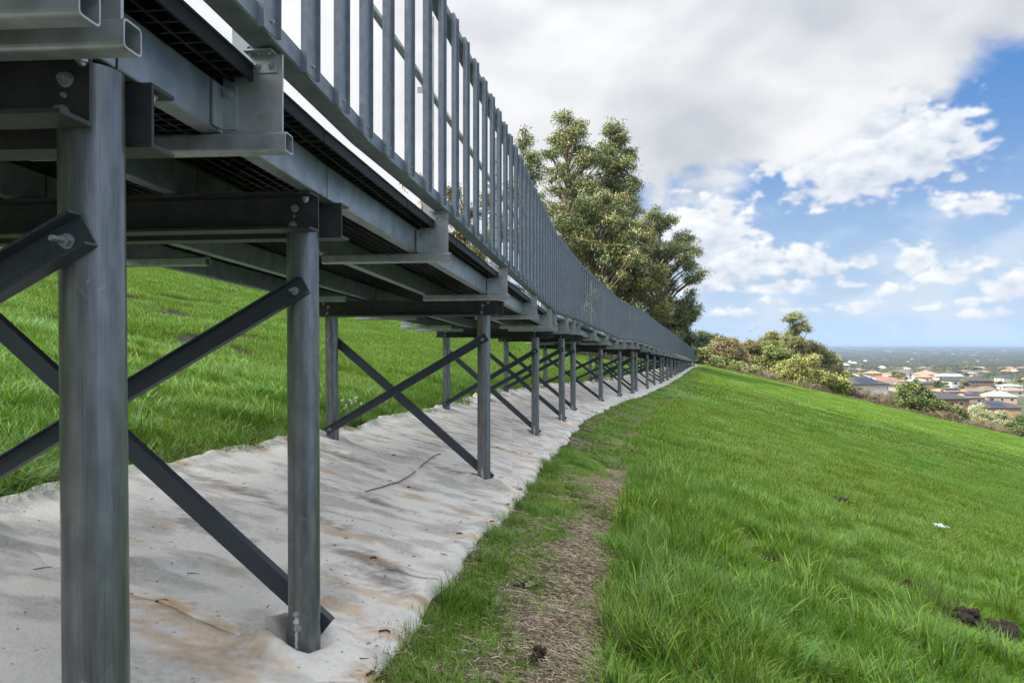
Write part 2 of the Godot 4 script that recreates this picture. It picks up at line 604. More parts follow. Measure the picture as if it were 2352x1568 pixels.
# height of the ground x metres to the right and d metres ahead
func land(x: float, d: float) -> float:
	var xx := x
	if x < -30.0:
		xx = -30.0 - 25.0 * (1.0 - exp((x + 30.0) / 25.0))
	if d != land_d:
		land_d = d
		land_p = knot(P_KNOTS, d)
		land_c = knot(C_KNOTS, d)
	return CAM_H + land_p - land_c * xx

var land_d := 1e9
var land_p := 0.0
var land_c := 0.0
var edge_d := 1e9
var edge_v := 0.0

func lateral(x: float, d: float) -> float:
	if d > 78.0:
		return x - edge_x(77.9) - (d - 77.9) * 0.33
	if d < -4.4:
		return x - edge_x(-4.4)
	return x - edge_x(d)

func bumps(x: float, d: float) -> float:
	if d > 100.0 or d < -20.0:
		return 0.0
	var a := lateral(x, d)
	var k := smoothstep(0.30, 0.8, a) + smoothstep(-1.9, -2.6, a)
	var b := noise.get_noise_2d(x * 0.9, d * 0.9) * 0.05 + noise.get_noise_2d(x * 0.16, d * 0.16) * 0.12
	b -= 0.05 * path_amount(x, d)
	return b * clampf(k, 0.0, 1.0)

func ground_y(x: float, d: float) -> float:
	return land(x, d) + bumps(x, d)

# 1 on the trodden strip beside the matting
func path_amount(x: float, d: float) -> float:
	if d > 78.0 or d < -4.0:
		return 0.0
	var a := lateral(x, d)
	var mid := 0.80 + 0.28 * smoothstep(3.0, 11.0, d) + 0.10 * noise2.get_noise_1d(d * 0.35)
	var half := 0.25 + 0.08 * (1.0 - smoothstep(2.0, 5.5, d)) + 0.07 * noise2.get_noise_1d(d * 0.9 + 40.0)
	var worn := 1.0 - smoothstep(half * 0.55, half * 1.5, absf(a - mid))
	# farther on the turf has closed over it here and there
	return worn * lerpf(1.0, (0.45 + 0.55 * smoothstep(-0.45, 0.0, noise2.get_noise_1d(d * 0.42 + 3.0))), smoothstep(4.5, 6.5, d))

# bare or thin spots seen in the turf, as x, d, size along and across
const BARE := [[3.72, 5.22, 0.55, 0.22], [3.52, 5.95, 0.40, 0.20], [3.35, 6.55, 0.30, 0.16], [2.14, 5.66, 0.32, 0.18], [2.30, 6.3, 0.36, 0.16], [2.8, 9.5, 0.5, 0.26], [5.4, 11.2, 0.65, 0.34], [5.0, 10.0, 0.4, 0.22], [6.75, 10.9, 0.4, 0.22], [1.75, 7.6, 0.34, 0.18], [1.38, 4.6, 0.22, 0.13], [2.6, 4.2, 0.28, 0.14], [4.6, 8.0, 0.4, 0.2], [1.55, 3.3, 0.22, 0.12], [8.5, 18.0, 0.9, 0.4], [6.0, 16.0, 0.6, 0.32], [12.0, 26.0, 1.3, 0.55], [2.9, 13.0, 0.45, 0.28], [17.0, 46.0, 3.0, 0.7], [21.0, 58.0, 3.5, 0.9]]

func bare_amount(x: float, d: float) -> float:
	var b := 0.0
	if d > 64.0:
		return b
	for q in BARE:
		var dx: float = (x - q[0])
		var dd: float = (d - q[1])
		if absf(dx) < q[2] * 2.5 and absf(dd) < q[2] * 2.5:
			var al := (dx * 0.75 - dd * 0.66)
			var ac := (dx * 0.66 + dd * 0.75)
			var r: float = sqrt((al / q[2]) ** 2 + (ac / q[3]) ** 2) + noise.get_noise_2d(x * 5.0, d * 5.0) * 0.9
			b = maxf(b, 1.0 - smoothstep(0.7, 1.3, r))
	# cattle-trodden band higher up the hill on the left
	if x < -4.0 and d > 8.0 and d < 40.0:
		var z := exp(-((x + 0.42 * d + 1.0) / 2.6) ** 2)
		b = maxf(b, smoothstep(0.12, 0.32, noise.get_noise_2d(x * 0.9 + 9.0, d * 0.55) + 0.3 * z - 0.12) * smoothstep(0.25, 0.7, z))
	return b

func soil_colour(x: float, d: float) -> Color:
	var n := noise.get_noise_2d(x * 2.2, d * 2.2)
	var n2 := noise.get_noise_2d(x * 0.06 + 5.0, d * 0.05)
	if d > 96.0:
		# gardens, verges and scrub beyond the brow
		return Color(0.070, 0.090, 0.042).lerp(Color(0.14, 0.135, 0.080), clampf(0.4 + n2 + 0.5 * noise.get_noise_2d(x * 0.012, d * 0.012), 0.0, 1.0))
	var p := path_amount(x, d)
	var turf := Color(0.080, 0.150, 0.024).lerp(Color(0.13, 0.155, 0.040), clampf(0.35 + 1.2 * n2 + 0.5 * n, 0.0, 1.0))
	var straw := Color(0.38, 0.29, 0.20).lerp(Color(0.19, 0.138, 0.094), clampf(0.5 + n * 1.4, 0.0, 1.0))
	var c := turf.lerp(straw, clampf(p * 1.2, 0.0, 1.0))
	var a := lateral(x, d)
	if a > 0.1 and a < 1.3 and d < 60.0:
		c = c.lerp(straw, 0.6 * clampf(0.5 + 1.6 * noise.get_noise_2d(x * 3.0 + 3.0, d * 3.0), 0.0, 1.0))
	return c.lerp(Color(0.028, 0.021, 0.015), bare_amount(x, d))

func axis(steps: Array) -> PackedFloat32Array:
	# [from, to, step] runs joined end to end
	var out := PackedFloat32Array()
	for q in steps:
		var n := maxi(1, int(round(float(q[1] - q[0]) / q[2])))
		for i in n:
			out.append(lerpf(q[0], q[1], float(i) / n))
	out.append(steps[steps.size() - 1][1])
	return out

func height_grid(xs: PackedFloat32Array, ds: PackedFloat32Array, hf: Callable, cf: Callable) -> MB:
	var b := MB.new()
	b.colored = true
	var w := xs.size()
	for d in ds:
		for x in xs:
			b.v.append(Vector3(x, hf.call(x, d), -d))
			b.uv.append(Vector2(x, d))
			b.c.append(cf.call(x, d))
	b.n.resize(b.v.size())
	for j in ds.size():
		for i in w:
			var px := b.v[j * w + mini(i + 1, w - 1)] - b.v[j * w + maxi(i - 1, 0)]
			var pd := b.v[mini(j + 1, ds.size() - 1) * w + i] - b.v[maxi(j - 1, 0) * w + i]
			b.n[j * w + i] = px.cross(pd).normalized()
			if b.n[j * w + i].y < 0.0:
				b.n[j * w + i] = -b.n[j * w + i]
	for j in ds.size() - 1:
		for i in w - 1:
			var k := j * w + i
			b.add_idx(k, k + 1, k + w + 1, Vector3.UP)
			b.add_idx(k, k + w + 1, k + w, Vector3.UP)
	return b

func build_ground() -> void:
	var xs := axis([[-9000, -2000, 3500], [-2000, -200, 450], [-200, -40, 20], [-40, -12, 1.4], [-12, -4, 0.4], [-4, 4, 0.09], [4, 10, 0.25], [10, 40, 1.0], [40, 200, 8], [200, 900, 25], [900, 3000, 150], [3000, 18000, 1500]])
	var ds := axis([[-60, -6, 6], [-6, 1, 0.5], [1, 9, 0.09], [9, 16, 0.2], [16, 40, 0.6], [40, 104, 1.6], [104, 200, 6], [200, 700, 14], [700, 2000, 60], [2000, 17000, 1500]])
	var g := height_grid(xs, ds, ground_y, soil_colour)
	var o := part("ground", g.mesh(mats["ground_soil"]), self)
	tag(o, "green hillside falling to the right and on to the plain", "ground", "", "structure")

# ------------------------------------------------------------------ geotextile matting under the walkway
const MAT_L := -1.80
const MAT_R := 0.21

func mat_edge(side: float, d: float) -> float:
	var q := noise2.get_noise_1d(d * 1.3 + side * 50.0) * 0.05 + noise2.get_noise_1d(d * 3.0 + side * 90.0) * 0.012
	return (MAT_R if side > 0 else MAT_L) + q

var posts_here := []
var mat_posts := []   # plan positions where posts go through

func mat_height(x: float, d: float, a: float) -> float:
	# long drapes that run down the slope, quilted puckers between the pins, swelling round the posts
	var w := 0.0055 * noise.get_noise_2d(x * 1.8 + 30.0, d * 3.0) + 0.004 * (1.0 - absf(noise2.get_noise_2d(x * 0.8, d * 2.1 + 12.0)) * 2.0) + 0.0035 * (1.0 - pow(absf(noise2.get_noise_2d(x * 1.9 + 5.0, d * 4.2 + 2.0)), 0.6) * 2.0) + 0.0022 * noise.get_noise_2d(x * 7.0, d * 7.0)
	w += 0.02 * noise2.get_noise_2d(x * 0.5, d * 0.7)
	for p in posts_here:
		var r: float = Vector2(x - p.x, d - p.y).length()
		if r < 0.34:
			w += 0.036 * exp(-((r - 0.135) / 0.055) ** 2) * (1.0 + 0.6 * noise2.get_noise_2d(x * 6.0, d * 6.0)) - 0.040 * exp(-(r / 0.072) ** 4)
	var e := minf(a - mat_edge(-1, d), mat_edge(1, d) - a)
	# the hem curls up a little and then is tucked down
	w += 0.018 * exp(-((e - 0.07) / 0.045) ** 2) * (0.6 + noise2.get_noise_1d(d * 3.1) * 1.2)
	w -= 0.035 * (1.0 - smoothstep(0.0, 0.035, e))
	return 0.028 + w

# joins across the matting, where one length overlaps the next
const MAT_JOINS := [2.9, 5.85, 8.15, 10.2, 13.9, 19.0, 26.0]

func build_mat() -> void:
	for q in BENTS:
		for a in [q[1], q[2]]:
			var p := deck_pos(q[0] * S, a * S, 0)
			mat_posts.append(Vector2(p.x, -p.z))
	var b := MB.new()
	b.colored = true
	var ds := axis([[-3.0, 1.2, 0.2], [1.2, 7.5, 0.03], [7.5, 13, 0.05], [13, 26, 0.16], [26, 79, 0.5]])
	var cols := 72
	for d in ds:
		var e0 := mat_edge(-1, d)
		var e1 := mat_edge(1, d)
		posts_here.clear()
		for p in mat_posts:
			if absf(p.y - d) < 0.35:
				posts_here.append(p)
		for i in cols + 1:
			var a := lerpf(e0, e1, float(i) / cols)
			var x := edge_x(minf(d, 77.9)) + a + (maxf(0.0, d - 77.9) * 0.33)
			var hh := mat_height(x, d, a)
			for j: float in MAT_JOINS:
				if absf(d - j) > 0.8:
					continue
				# the upper length lies over the lower with a rolled lip
				var off: float = d - (j + 0.16 * noise2.get_noise_1d(a * 1.4 + j * 7.0) + 0.10 * a)
				if absf(off) < 0.3:
					hh += 0.020 * smoothstep(-0.006, 0.010, off) * exp(-maxf(off, 0.0) / 0.10) + 0.012 * exp(-((off - 0.03) / 0.03) ** 2)
			b.v.append(Vector3(x, land(x, d) + hh, -d))
			b.uv.append(Vector2(x * 0.25, d * 0.25))
			b.c.append(mat_stain(x, d, a))
	b.n.resize(b.v.size())
	var w := cols + 1
	for j in ds.size():
		for i in w:
			var px := b.v[j * w + mini(i + 1, w - 1)] - b.v[j * w + maxi(i - 1, 0)]
			var pd := b.v[mini(j + 1, ds.size() - 1) * w + i] - b.v[maxi(j - 1, 0) * w + i]
			var nn := px.cross(pd).normalized()
			b.n[j * w + i] = nn if nn.y > 0 else -nn
	for j in ds.size() - 1:
		for i in w - 1:
			var k := j * w + i
			b.add_idx(k, k + 1, k + w + 1, Vector3.UP)
			b.add_idx(k, k + w + 1, k + w, Vector3.UP)
	var m := std("geotextile", Color(1, 1, 1), 0.92)
	m.albedo_texture = ImageTexture.create_from_image(mat_image())
	m.normal_enabled = true
	m.normal_texture = noise_tex(0.22, 3, [], FastNoiseLite.TYPE_SIMPLEX_SMOOTH, 61, 1024, true, 5.0)
	m.normal_scale = 0.16
	m.vertex_color_use_as_albedo = true
	var root := thing("ground_matting", Vector3.ZERO, 0.0, "off-white rust-stained matting pinned to the slope under the walkway", "matting")
	part("fabric", b.mesh(m), root)
	# loose edges where one length of cloth overlaps another: x, d along each
	for q in [[[-1.55, 10.7], [-0.9, 10.95], [-0.3, 11.5], [0.3, 11.75], [0.85, 12.05]], [[-1.46, 2.52], [-1.25, 2.50], [-1.05, 2.44], [-0.85, 2.40]], [[-2.05, 2.72], [-1.86, 2.66], [-1.72, 2.56]], [[-0.95, 8.3], [-0.5, 8.5], [-0.05, 8.45], [0.22, 8.6]], [[-0.72, 3.3], [-0.60, 3.42], [-0.42, 3.40], [-0.36, 3.46]], [[-0.62, 2.20], [-0.46, 2.30], [-0.33, 2.28]]]:
		flap(q, m, root)

# pins that hold the cloth: offset from the walkway's edge, distance ahead
const PINS := [[0.18, 2.42], [0.13, 2.72], [0.185, 3.15], [-0.62, 2.52], [-0.2, 3.5], [0.05, 4.3], [0.17, 4.75], [0.19, 5.3], [-0.55, 5.2], [0.18, 6.0], [-1.0, 6.2], [-1.76, 4.3], [-1.74, 5.2], [-1.78, 5.7], [-1.77, 3.6], [-1.75, 6.9], [0.18, 7.4], [-0.4, 8.1], [-0.1, 8.2], [-1.2, 3.0], [0.17, 8.6]]
# muddy scuffs and rusty seepage seen on the cloth: x, d, length down the slope, width, 0 mud or 1 rust
const STAINS := [[-0.77, 3.50, 0.16, 0.09, 0], [-0.62, 3.42, 0.10, 0.05, 0], [-0.60, 3.25, 0.12, 0.07, 0], [-0.64, 3.08, 0.32, 0.05, 1], [-0.42, 3.14, 0.20, 0.03, 1], [-0.70, 2.86, 0.14, 0.05, 1], [-1.08, 2.40, 0.30, 0.10, 1], [-0.98, 2.22, 0.30, 0.08, 1], [-1.50, 3.35, 0.22, 0.06, 0], [-1.15, 3.9, 0.30, 0.07, 0], [-1.75, 4.1, 0.3, 0.08, 0], [-0.9, 4.6, 0.3, 0.06, 0], [-0.35, 4.9, 0.22, 0.05, 1], [-1.4, 5.6, 0.4, 0.07, 0], [-0.5, 6.1, 0.3, 0.06, 0], [-0.1, 5.8, 0.25, 0.04, 1], [-0.9, 7.3, 0.4, 0.08, 0], [0.1, 8.0, 0.35, 0.09, 1], [-0.3, 8.9, 0.4, 0.08, 0], [0.55, 10.3, 0.35, 0.10, 1], [0.2, 11.0, 0.5, 0.1, 0], [1.0, 12.0, 0.4, 0.1, 1], [1.2, 14.0, 0.6, 0.12, 0], [2.0, 16.5, 0.6, 0.14, 1]]

func mat_stain(x: float, d: float, a: float) -> Color:
	var c := Color(1, 1, 1)
	if d > 20.0 or d < 1.0:
		return c
	var g := noise.get_noise_2d(x * 9.0, d * 14.0)
	var f := noise.get_noise_2d(x * 30.0, d * 40.0)
	for q in STAINS:
		var r := sqrt(((x - q[0]) / q[2]) ** 2 + ((d - q[1] + 0.2 * (x - q[0])) / q[3]) ** 2) + g * 1.1 + f * 0.7
		if r < 1.4:
			var k := 1.0 - smoothstep(0.35, 1.3, r)
			c = c.lerp(Color(0.40, 0.375, 0.35) if q[4] == 0 else Color(0.80, 0.54, 0.28), k * (0.8 if q[4] == 0 else 0.55))
	for q in PINS:
		if absf(d - q[1]) < 0.25:
			var da: float = a - q[0]
			var r := sqrt((maxf(absf(da) - (0.05 if da > 0 else 0.0), 0.0) / 0.07) ** 2 + ((d - q[1]) / 0.045) ** 2) + g * 1.3 + f
			c = c.lerp(Color(0.74, 0.44, 0.20), 0.65 * (1.0 - smoothstep(0.3, 1.5, r)))
	return c

func flap(line: Array, m: Material, root: Node3D) -> void:
	# a strip of the same cloth whose free edge stands a few millimetres clear of what lies below
	var b := MB.new()
	b.colored = true
	var pts := []
	for i in line.size() - 1:
		for k in 8:
			pts.append(Vector2(line[i][0], line[i][1]).lerp(Vector2(line[i + 1][0], line[i + 1][1]), k / 8.0))
	for i in pts.size():
		var t: Vector2 = (pts[mini(i + 1, pts.size() - 1)] - pts[maxi(i - 1, 0)]).normalized()
		var o := Vector2(-t.y, t.x)
		var s := float(i) / (pts.size() - 1)
		var lift := (0.007 + 0.004 * noise2.get_noise_1d(i * 0.9)) * sin(PI * clampf(s * 1.04, 0.02, 0.98))
		for e in [[0.0, 0.0], [0.0, 1.0], [0.012, 1.15], [0.045, 0.5], [0.085, -0.1]]:
			var q: Vector2 = pts[i] + o * (e[0] + 0.006 * noise2.get_noise_1d(i * 0.5 + 7.0))
			posts_here.clear()
			b.v.append(Vector3(q.x, land(q.x, q.y) + mat_height(q.x, q.y, lateral(q.x, q.y)) + lift * e[1] + 0.0012, -q.y))
			b.uv.append(Vector2(q.x * 0.25 + 0.37, q.y * 0.25 + 0.11))
			b.c.append(mat_stain(q.x, q.y, lateral(q.x, q.y)))
			b.n.append(Vector3(0, 1, 0) if e[1] != 1.0 else Vector3(-o.x * 0.5, 0.8, o.y * 0.5).normalized())
	for i in pts.size() - 1:
		for k in 4:
			var q := i * 5 + k
			b.add_idx(q, q + 1, q + 6, Vector3.UP)
			b.add_idx(q, q + 6, q + 5, Vector3.UP)
	part("loose_edge", b.mesh(m), root)

# fibre, smears of mud and rust weeping from the pins; one tile is 4 m
func mat_image() -> Image:
	var n := 1024
	var fibre := nbytes(0.11, 3, 71, n, n)
	var cloud := nbytes(0.006, 5, 72, n, n)
	var mud := nbytes(0.016, 6, 73, n, n)
	var rust := nbytes(0.012, 6, 74, n, n)
	var blot := nbytes(0.004, 3, 76, n, n)
	var speck := nbytes(0.09, 2, 75, n, n)
	var d := PackedByteArray()
	d.resize(n * n * 3)
	var k := 0
	for i in n * n:
		# smears are drawn out along x (down the slope)
		var y := i / n
		var x := i % n
		var str_i := y * n + (x / 2)
		var v: float = 0.72 + 0.10 * (fibre[i] / 255.0 - 0.5) + 0.16 * (cloud[i] / 255.0 - 0.5)
		var r := v * 1.03
		var g := v * 0.985
		var b := v * 0.90
		var q: float = clampf((mud[str_i] / 255.0 - 0.46 + 0.35 * (blot[i] / 255.0 - 0.5)) * 4.0, 0.0, 1.0) * (0.2 + 0.8 * fibre[i] / 255.0)
		r = lerpf(r, 0.26, q * 0.75); g = lerpf(g, 0.245, q * 0.75); b = lerpf(b, 0.235, q * 0.75)
		q = clampf((rust[str_i] / 255.0 - 0.74 + 0.5 * (0.5 - blot[i] / 255.0)) * 6.0, 0.0, 1.0) * (0.3 + 0.7 * fibre[(i * 3) % (n * n)] / 255.0)
		r = lerpf(r, 0.47, q * 0.8); g = lerpf(g, 0.30, q * 0.8); b = lerpf(b, 0.12, q * 0.8)
		q = clampf((speck[i] / 255.0 - 0.83) * 12.0, 0.0, 1.0)
		r = lerpf(r, 0.07, q * 0.8); g = lerpf(g, 0.05, q * 0.8); b = lerpf(b, 0.04, q * 0.8)
		d[k] = int(pow(r, 1.0 / 2.2) * 255.0)
		d[k + 1] = int(pow(g, 1.0 / 2.2) * 255.0)
		d[k + 2] = int(pow(b, 1.0 / 2.2) * 255.0)
		k += 3
	return Image.create_from_data(n, n, false, Image.FORMAT_RGB8, d)

# ------------------------------------------------------------------ the walkway
# pairs of posts: distance ahead, offset of right and left post from the walkway's right edge (photo units)
const BENTS := [[-2.2, -0.12, -2.05], [1.75, -0.07, -2.05], [3.32, -0.125, -2.05], [7.95, -0.18, -2.06], [13.4, -0.30, -2.12], [16.3, -0.14, -2.08], [18.5, -0.22, -2.10], [22.8, -0.15, -2.05], [27.2, -0.15, -2.08], [30.6, -0.12, -2.05], [32.2, -0.18, -2.06], [36.7, -0.15, -2.08], [40.7, -0.16, -2.05], [44.6, -0.14, -2.08], [47.2, -0.18, -2.06], [50.6, -0.15, -2.05], [54.2, -0.15, -2.08], [56.4, -0.18, -2.06], [60.2, -0.15, -2.05], [64.2, -0.15, -2.08], [67.8, -0.18, -2.06], [70.4, -0.15, -2.05], [74.2, -0.15, -2.08], [78.2, -0.18, -2.06], [81.8, -0.15, -2.05], [84.6, -0.15, -2.08], [88.6, -0.18, -2.06], [92.6, -0.15, -2.05], [95.8, -0.15, -2.08], [98.6, -0.18, -2.06], [102.4, -0.15, -2.05]]
const BRACKETS := [-2.6, -1.0, 0.1, 1.38, 1.52, 2.30, 4.82, 7.30, 9.85, 11.9, 12.75, 14.7, 16.2, 17.3, 19.8, 22.2, 24.7, 26.4, 28.6, 30.3, 32.6, 35.0]

var bolt_mesh: ArrayMesh
var short_bolt: ArrayMesh
var screw_mesh: ArrayMesh

func make_bolts() -> void:
	# axis along +z: washer, hexagonal nut, threaded end standing proud
	var b := MB.new()
	var circ := PackedVector2Array()
	for i in 14:
		circ.append(Vector2.from_angle(TAU * i / 14) * 0.0145)
	var hexp := PackedVector2Array()
	for i in 6:
		hexp.append(Vector2.from_angle(TAU * i / 6) * 0.0112)
	var I := Transform3D()
	b.extrude(circ, I, I.translated(Vector3(0, 0, 0.0025)))
	b.extrude(hexp, I.translated(Vector3(0, 0, 0.0025)), I.translated(Vector3(0, 0, 0.0125)))
	b.limb([Vector3(0, 0, 0.0125), Vector3(0, 0, 0.040), Vector3(0, 0, 0.0425)], [0.0062, 0.0062, 0.0045], 10)
	bolt_mesh = b.mesh(mats["bolt_zinc"])
	b = MB.new()
	b.extrude(circ, I, I.translated(Vector3(0, 0, 0.0025)))
	b.extrude(hexp, I.translated(Vector3(0, 0, 0.0025)), I.translated(Vector3(0, 0, 0.0125)))
	b.limb([Vector3(0, 0, 0.0125), Vector3(0, 0, 0.0175), Vector3(0, 0, 0.0190)], [0.0062, 0.0062, 0.0045], 10)
	short_bolt = b.mesh(mats["bolt_zinc"])
	b = MB.new()
	var sm := PackedVector2Array()
	var sc := PackedVector2Array()
	for i in 6:
		sm.append(Vector2.from_angle(TAU * i / 6) * 0.0042)
	for i in 10:
		sc.append(Vector2.from_angle(TAU * i / 10) * 0.0058)
	b.extrude(sc, I, I.translated(Vector3(0, 0, 0.0012)))
	b.extrude(sm, I.translated(Vector3(0, 0, 0.0012)), I.translated(Vector3(0, 0, 0.0055)))
	screw_mesh = b.mesh(mats["bolt_zinc"])

# a transform whose +z points along 'dir'
func facing(at: Vector3, dir: Vector3) -> Transform3D:
	var z := dir.normalized()
	var x := Vector3.UP.cross(z)
	if x.length() < 0.01:
		x = Vector3.RIGHT
	x = x.normalized()
	return Transform3D(Basis(x, z.cross(x), z), at)

func centred(b: MB) -> Vector3:
	var m := Vector3.ZERO
	for q in b.v:
		m += q
	m /= maxf(1.0, b.v.size())
	for i in b.v.size():
		b.v[i] -= m
	return m

func put(called: String, b: MB, mat: String, parent: Node3D) -> MeshInstance3D:
	var m := centred(b)
	var o := part(called, b.mesh(mats[mat]), parent)
	o.position = m - (parent.position if parent.get_parent() == walkway else Vector3.ZERO)
	return o

func bolt_on(mesh: Mesh, at: Vector3, dir: Vector3, parent: Node3D) -> void:
	var t := facing(at, dir)
	t.origin -= parent.position
	part("bolt", mesh, parent, t)

var walkway: Node3D

func build_walkway() -> void:
	make_bolts()
	walkway = thing("raised_walkway", Vector3.ZERO, 0.0, "long raised walkway of grey steel on cross-braced round posts, with upright-bar railing", "walkway")
	for i in BENTS.size():
		build_bent(i)
	build_deck()
	build_brackets()
	build_railing(1.0)
	build_railing(-1.0)

func channel(w: float, fl: float, th: float) -> PackedVector2Array:
	# web along y from 0 to w at x = 0, flanges towards -x
	return PackedVector2Array([Vector2(0, 0), Vector2(0, w), Vector2(-fl, w), Vector2(-fl, w - th), Vector2(-th, w - th), Vector2(-th, th), Vector2(-fl, th), Vector2(-fl, 0)])

func build_bent(i: int) -> void:
	var d: float = BENTS[i][0] * S
	var f := deck_frame(d)
	var fwd := -f.basis.z        # onwards, level
	fwd = Vector3(-f.basis.x.z, 0, f.basis.x.x)
	if fwd.z > 0.0:
		fwd = -fwd
	var right := f.basis.x
	var R := 0.0568
	var hh := 0.130
	var fl := 0.082
	var feet := []
	var tops := []
	for k in 2:
		var a: float = BENTS[i][1 + k] * S
		var top := f.origin + right * a + Vector3(0, -0.004, 0)
		var foot := top
		var lean := right * rng.randf_range(-0.006, 0.016) + fwd * rng.randf_range(-0.01, 0.01)
		foot += lean * 1.3
		foot.y = land(foot.x, -foot.z) - 0.05
		var b := MB.new()
		b.limb([foot, foot.lerp(top, 0.33), foot.lerp(top, 0.66), top], [R, R, R, R], 40)
		var post := put("post", b, "post_steel", walkway)
		feet.append(foot + Vector3(0, 0.05, 0))
		tops.append(top)
		post.set_meta("label", "round galvanised steel post")
		# cap over the lower fixing, on near posts with a run of white paint below it
		if k == 0 and i >= 1 and i < 9:
			var at: Vector3 = foot + Vector3(0, 0.05 + 0.148, 0)
			var out := (-fwd - right * 0.10).normalized()
			var c := MB.new()
			c.limb([at + out * (R - 0.004), at + out * (R + 0.005), at + out * (R + 0.0065)], [0.0125, 0.0125, 0.009], 14)
			put("bolt_cap", c, "bolt_zinc", post)
			var pd := MB.new()
			var r2 := RandomNumberGenerator.new()
			r2.seed = 300 + i
			for q in 13:
				var y := -0.012 - 0.011 * q
				var wd := (0.0105 - 0.0006 * q) * r2.randf_range(0.45, 1.1)
				if q > 8 and r2.randf() < 0.4:
					continue
				var ang := atan2(out.x, out.z) + r2.randf_range(-0.05, 0.05)
				for s in 3:
					var a0 := ang + (s - 1.5) * wd * 2.0 / 3.0 / R
					var a1 := ang + (s - 0.5) * wd * 2.0 / 3.0 / R
					var o0 := Vector3(sin(a0), 0, cos(a0))
					var o1 := Vector3(sin(a1), 0, cos(a1))
					pd.quad(at + o0 * (R + 0.0012) + Vector3(0, y, 0), at + o1 * (R + 0.0012) + Vector3(0, y, 0), at + o1 * (R + 0.0012) + Vector3(0, y - 0.0112, 0), at + o0 * (R + 0.0012) + Vector3(0, y - 0.0112, 0), out)
			put("paint_run", pd, "paint_white", post)
	# two channels back to back with the posts between them
	for s: float in [-1.0, 1.0]:
		var prof := channel(hh, fl, 0.0085)
		var e0 := f.origin + right * (-2.30 * S) + fwd * s * (R + 0.006) + Vector3(0, -hh - 0.001, 0)
		var e1 := f.origin + right * (-0.005 if s < 0 else 0.03) + fwd * s * (R + 0.006) + Vector3(0, -hh - 0.001, 0)
		var bs := Basis(fwd * -s * -1.0, Vector3.UP, right)
		# profile x runs away from the posts as -x, so its +x looks at them
		bs.x = -fwd * s
		var b := MB.new()
		b.extrude(prof, Transform3D(bs, e0), Transform3D(bs, e1))
		var hs := put("headstock", b, "dark_steel", walkway)
		if i > 0:
			for k in 2:
				var p: Vector3 = tops[k]
				var face: Vector3 = p + fwd * s * (R + 0.0152)
				bolt_on(short_bolt, face + Vector3(0, -0.042, 0) + right * 0.004, fwd * s, hs)
				bolt_on(short_bolt, face + Vector3(0, -0.102, 0) - right * 0.004, fwd * s, hs)
				if i < 6:
					bolt_on(short_bolt, face + Vector3(0, -0.0105, 0) + right * (0.055 if k == 0 else -0.03) + fwd * s * 0.03, Vector3.DOWN, hs)
					bolt_on(screw_mesh, face + Vector3(0, -0.070, 0), fwd * s, hs)
	# crossed braces: one in front of the posts, one behind
	for s: float in [-1.0, 1.0]:
		var p0: Vector3 = tops[0 if s < 0 else 1] + Vector3(0, -hh - 0.205, 0)
		var p1: Vector3 = feet[1 if s < 0 else 0] + Vector3(0, 0.13 if s < 0 else 0.10, 0)
		if p0.y - p1.y < 0.15:
			p0.y = p1.y + 0.15
		p0 += fwd * s * (R + 0.001)
		p1 += fwd * s * (R + 0.001)
		var dir := (p1 - p0).normalized()
		var across := dir.cross(fwd * s).normalized()
		if across.y < 0:
			across = -across
		var wd := 0.070
		var prof := channel(wd, 0.036, 0.005)
		for q in prof.size():
			prof[q].y -= wd * 0.5
		var bs := Basis(-fwd * s, across, dir)
		var ext0 := 0.045
		var ext1 := 0.045 if s < 0 else 0.075
		var b := MB.new()
		b.extrude(prof, Transform3D(bs, p0 - dir * ext0), Transform3D(bs, p1 + dir * ext1))
		var br := put("brace", b, "brace_steel", walkway)
		if i > 0:
			bolt_on(bolt_mesh, p0 + fwd * s * 0.0052, fwd * s, br)
			bolt_on(bolt_mesh, p1 + fwd * s * 0.0052, fwd * s, br)
			if i < 16:
				bolt_on(short_bolt, p0 - fwd * s * (2.0 * R + 0.002), -fwd * s, br)
				bolt_on(short_bolt, p1 - fwd * s * (2.0 * R + 0.002), -fwd * s, br)

func long_box(d0: float, d1: float, a0: float, a1: float, h0: float, h1: float) -> Array:
	return [deck_pos(d0, a0, h0), deck_pos(d0, a1, h0), deck_pos(d1, a1, h0), deck_pos(d1, a0, h0), deck_pos(d0, a0, h1), deck_pos(d0, a1, h1), deck_pos(d1, a1, h1), deck_pos(d1, a0, h1)]

func long_frame(d: float, a: float, h: float) -> Transform3D:
	var f := deck_frame(d)
	return Transform3D(f.basis, deck_pos(d, a, h))

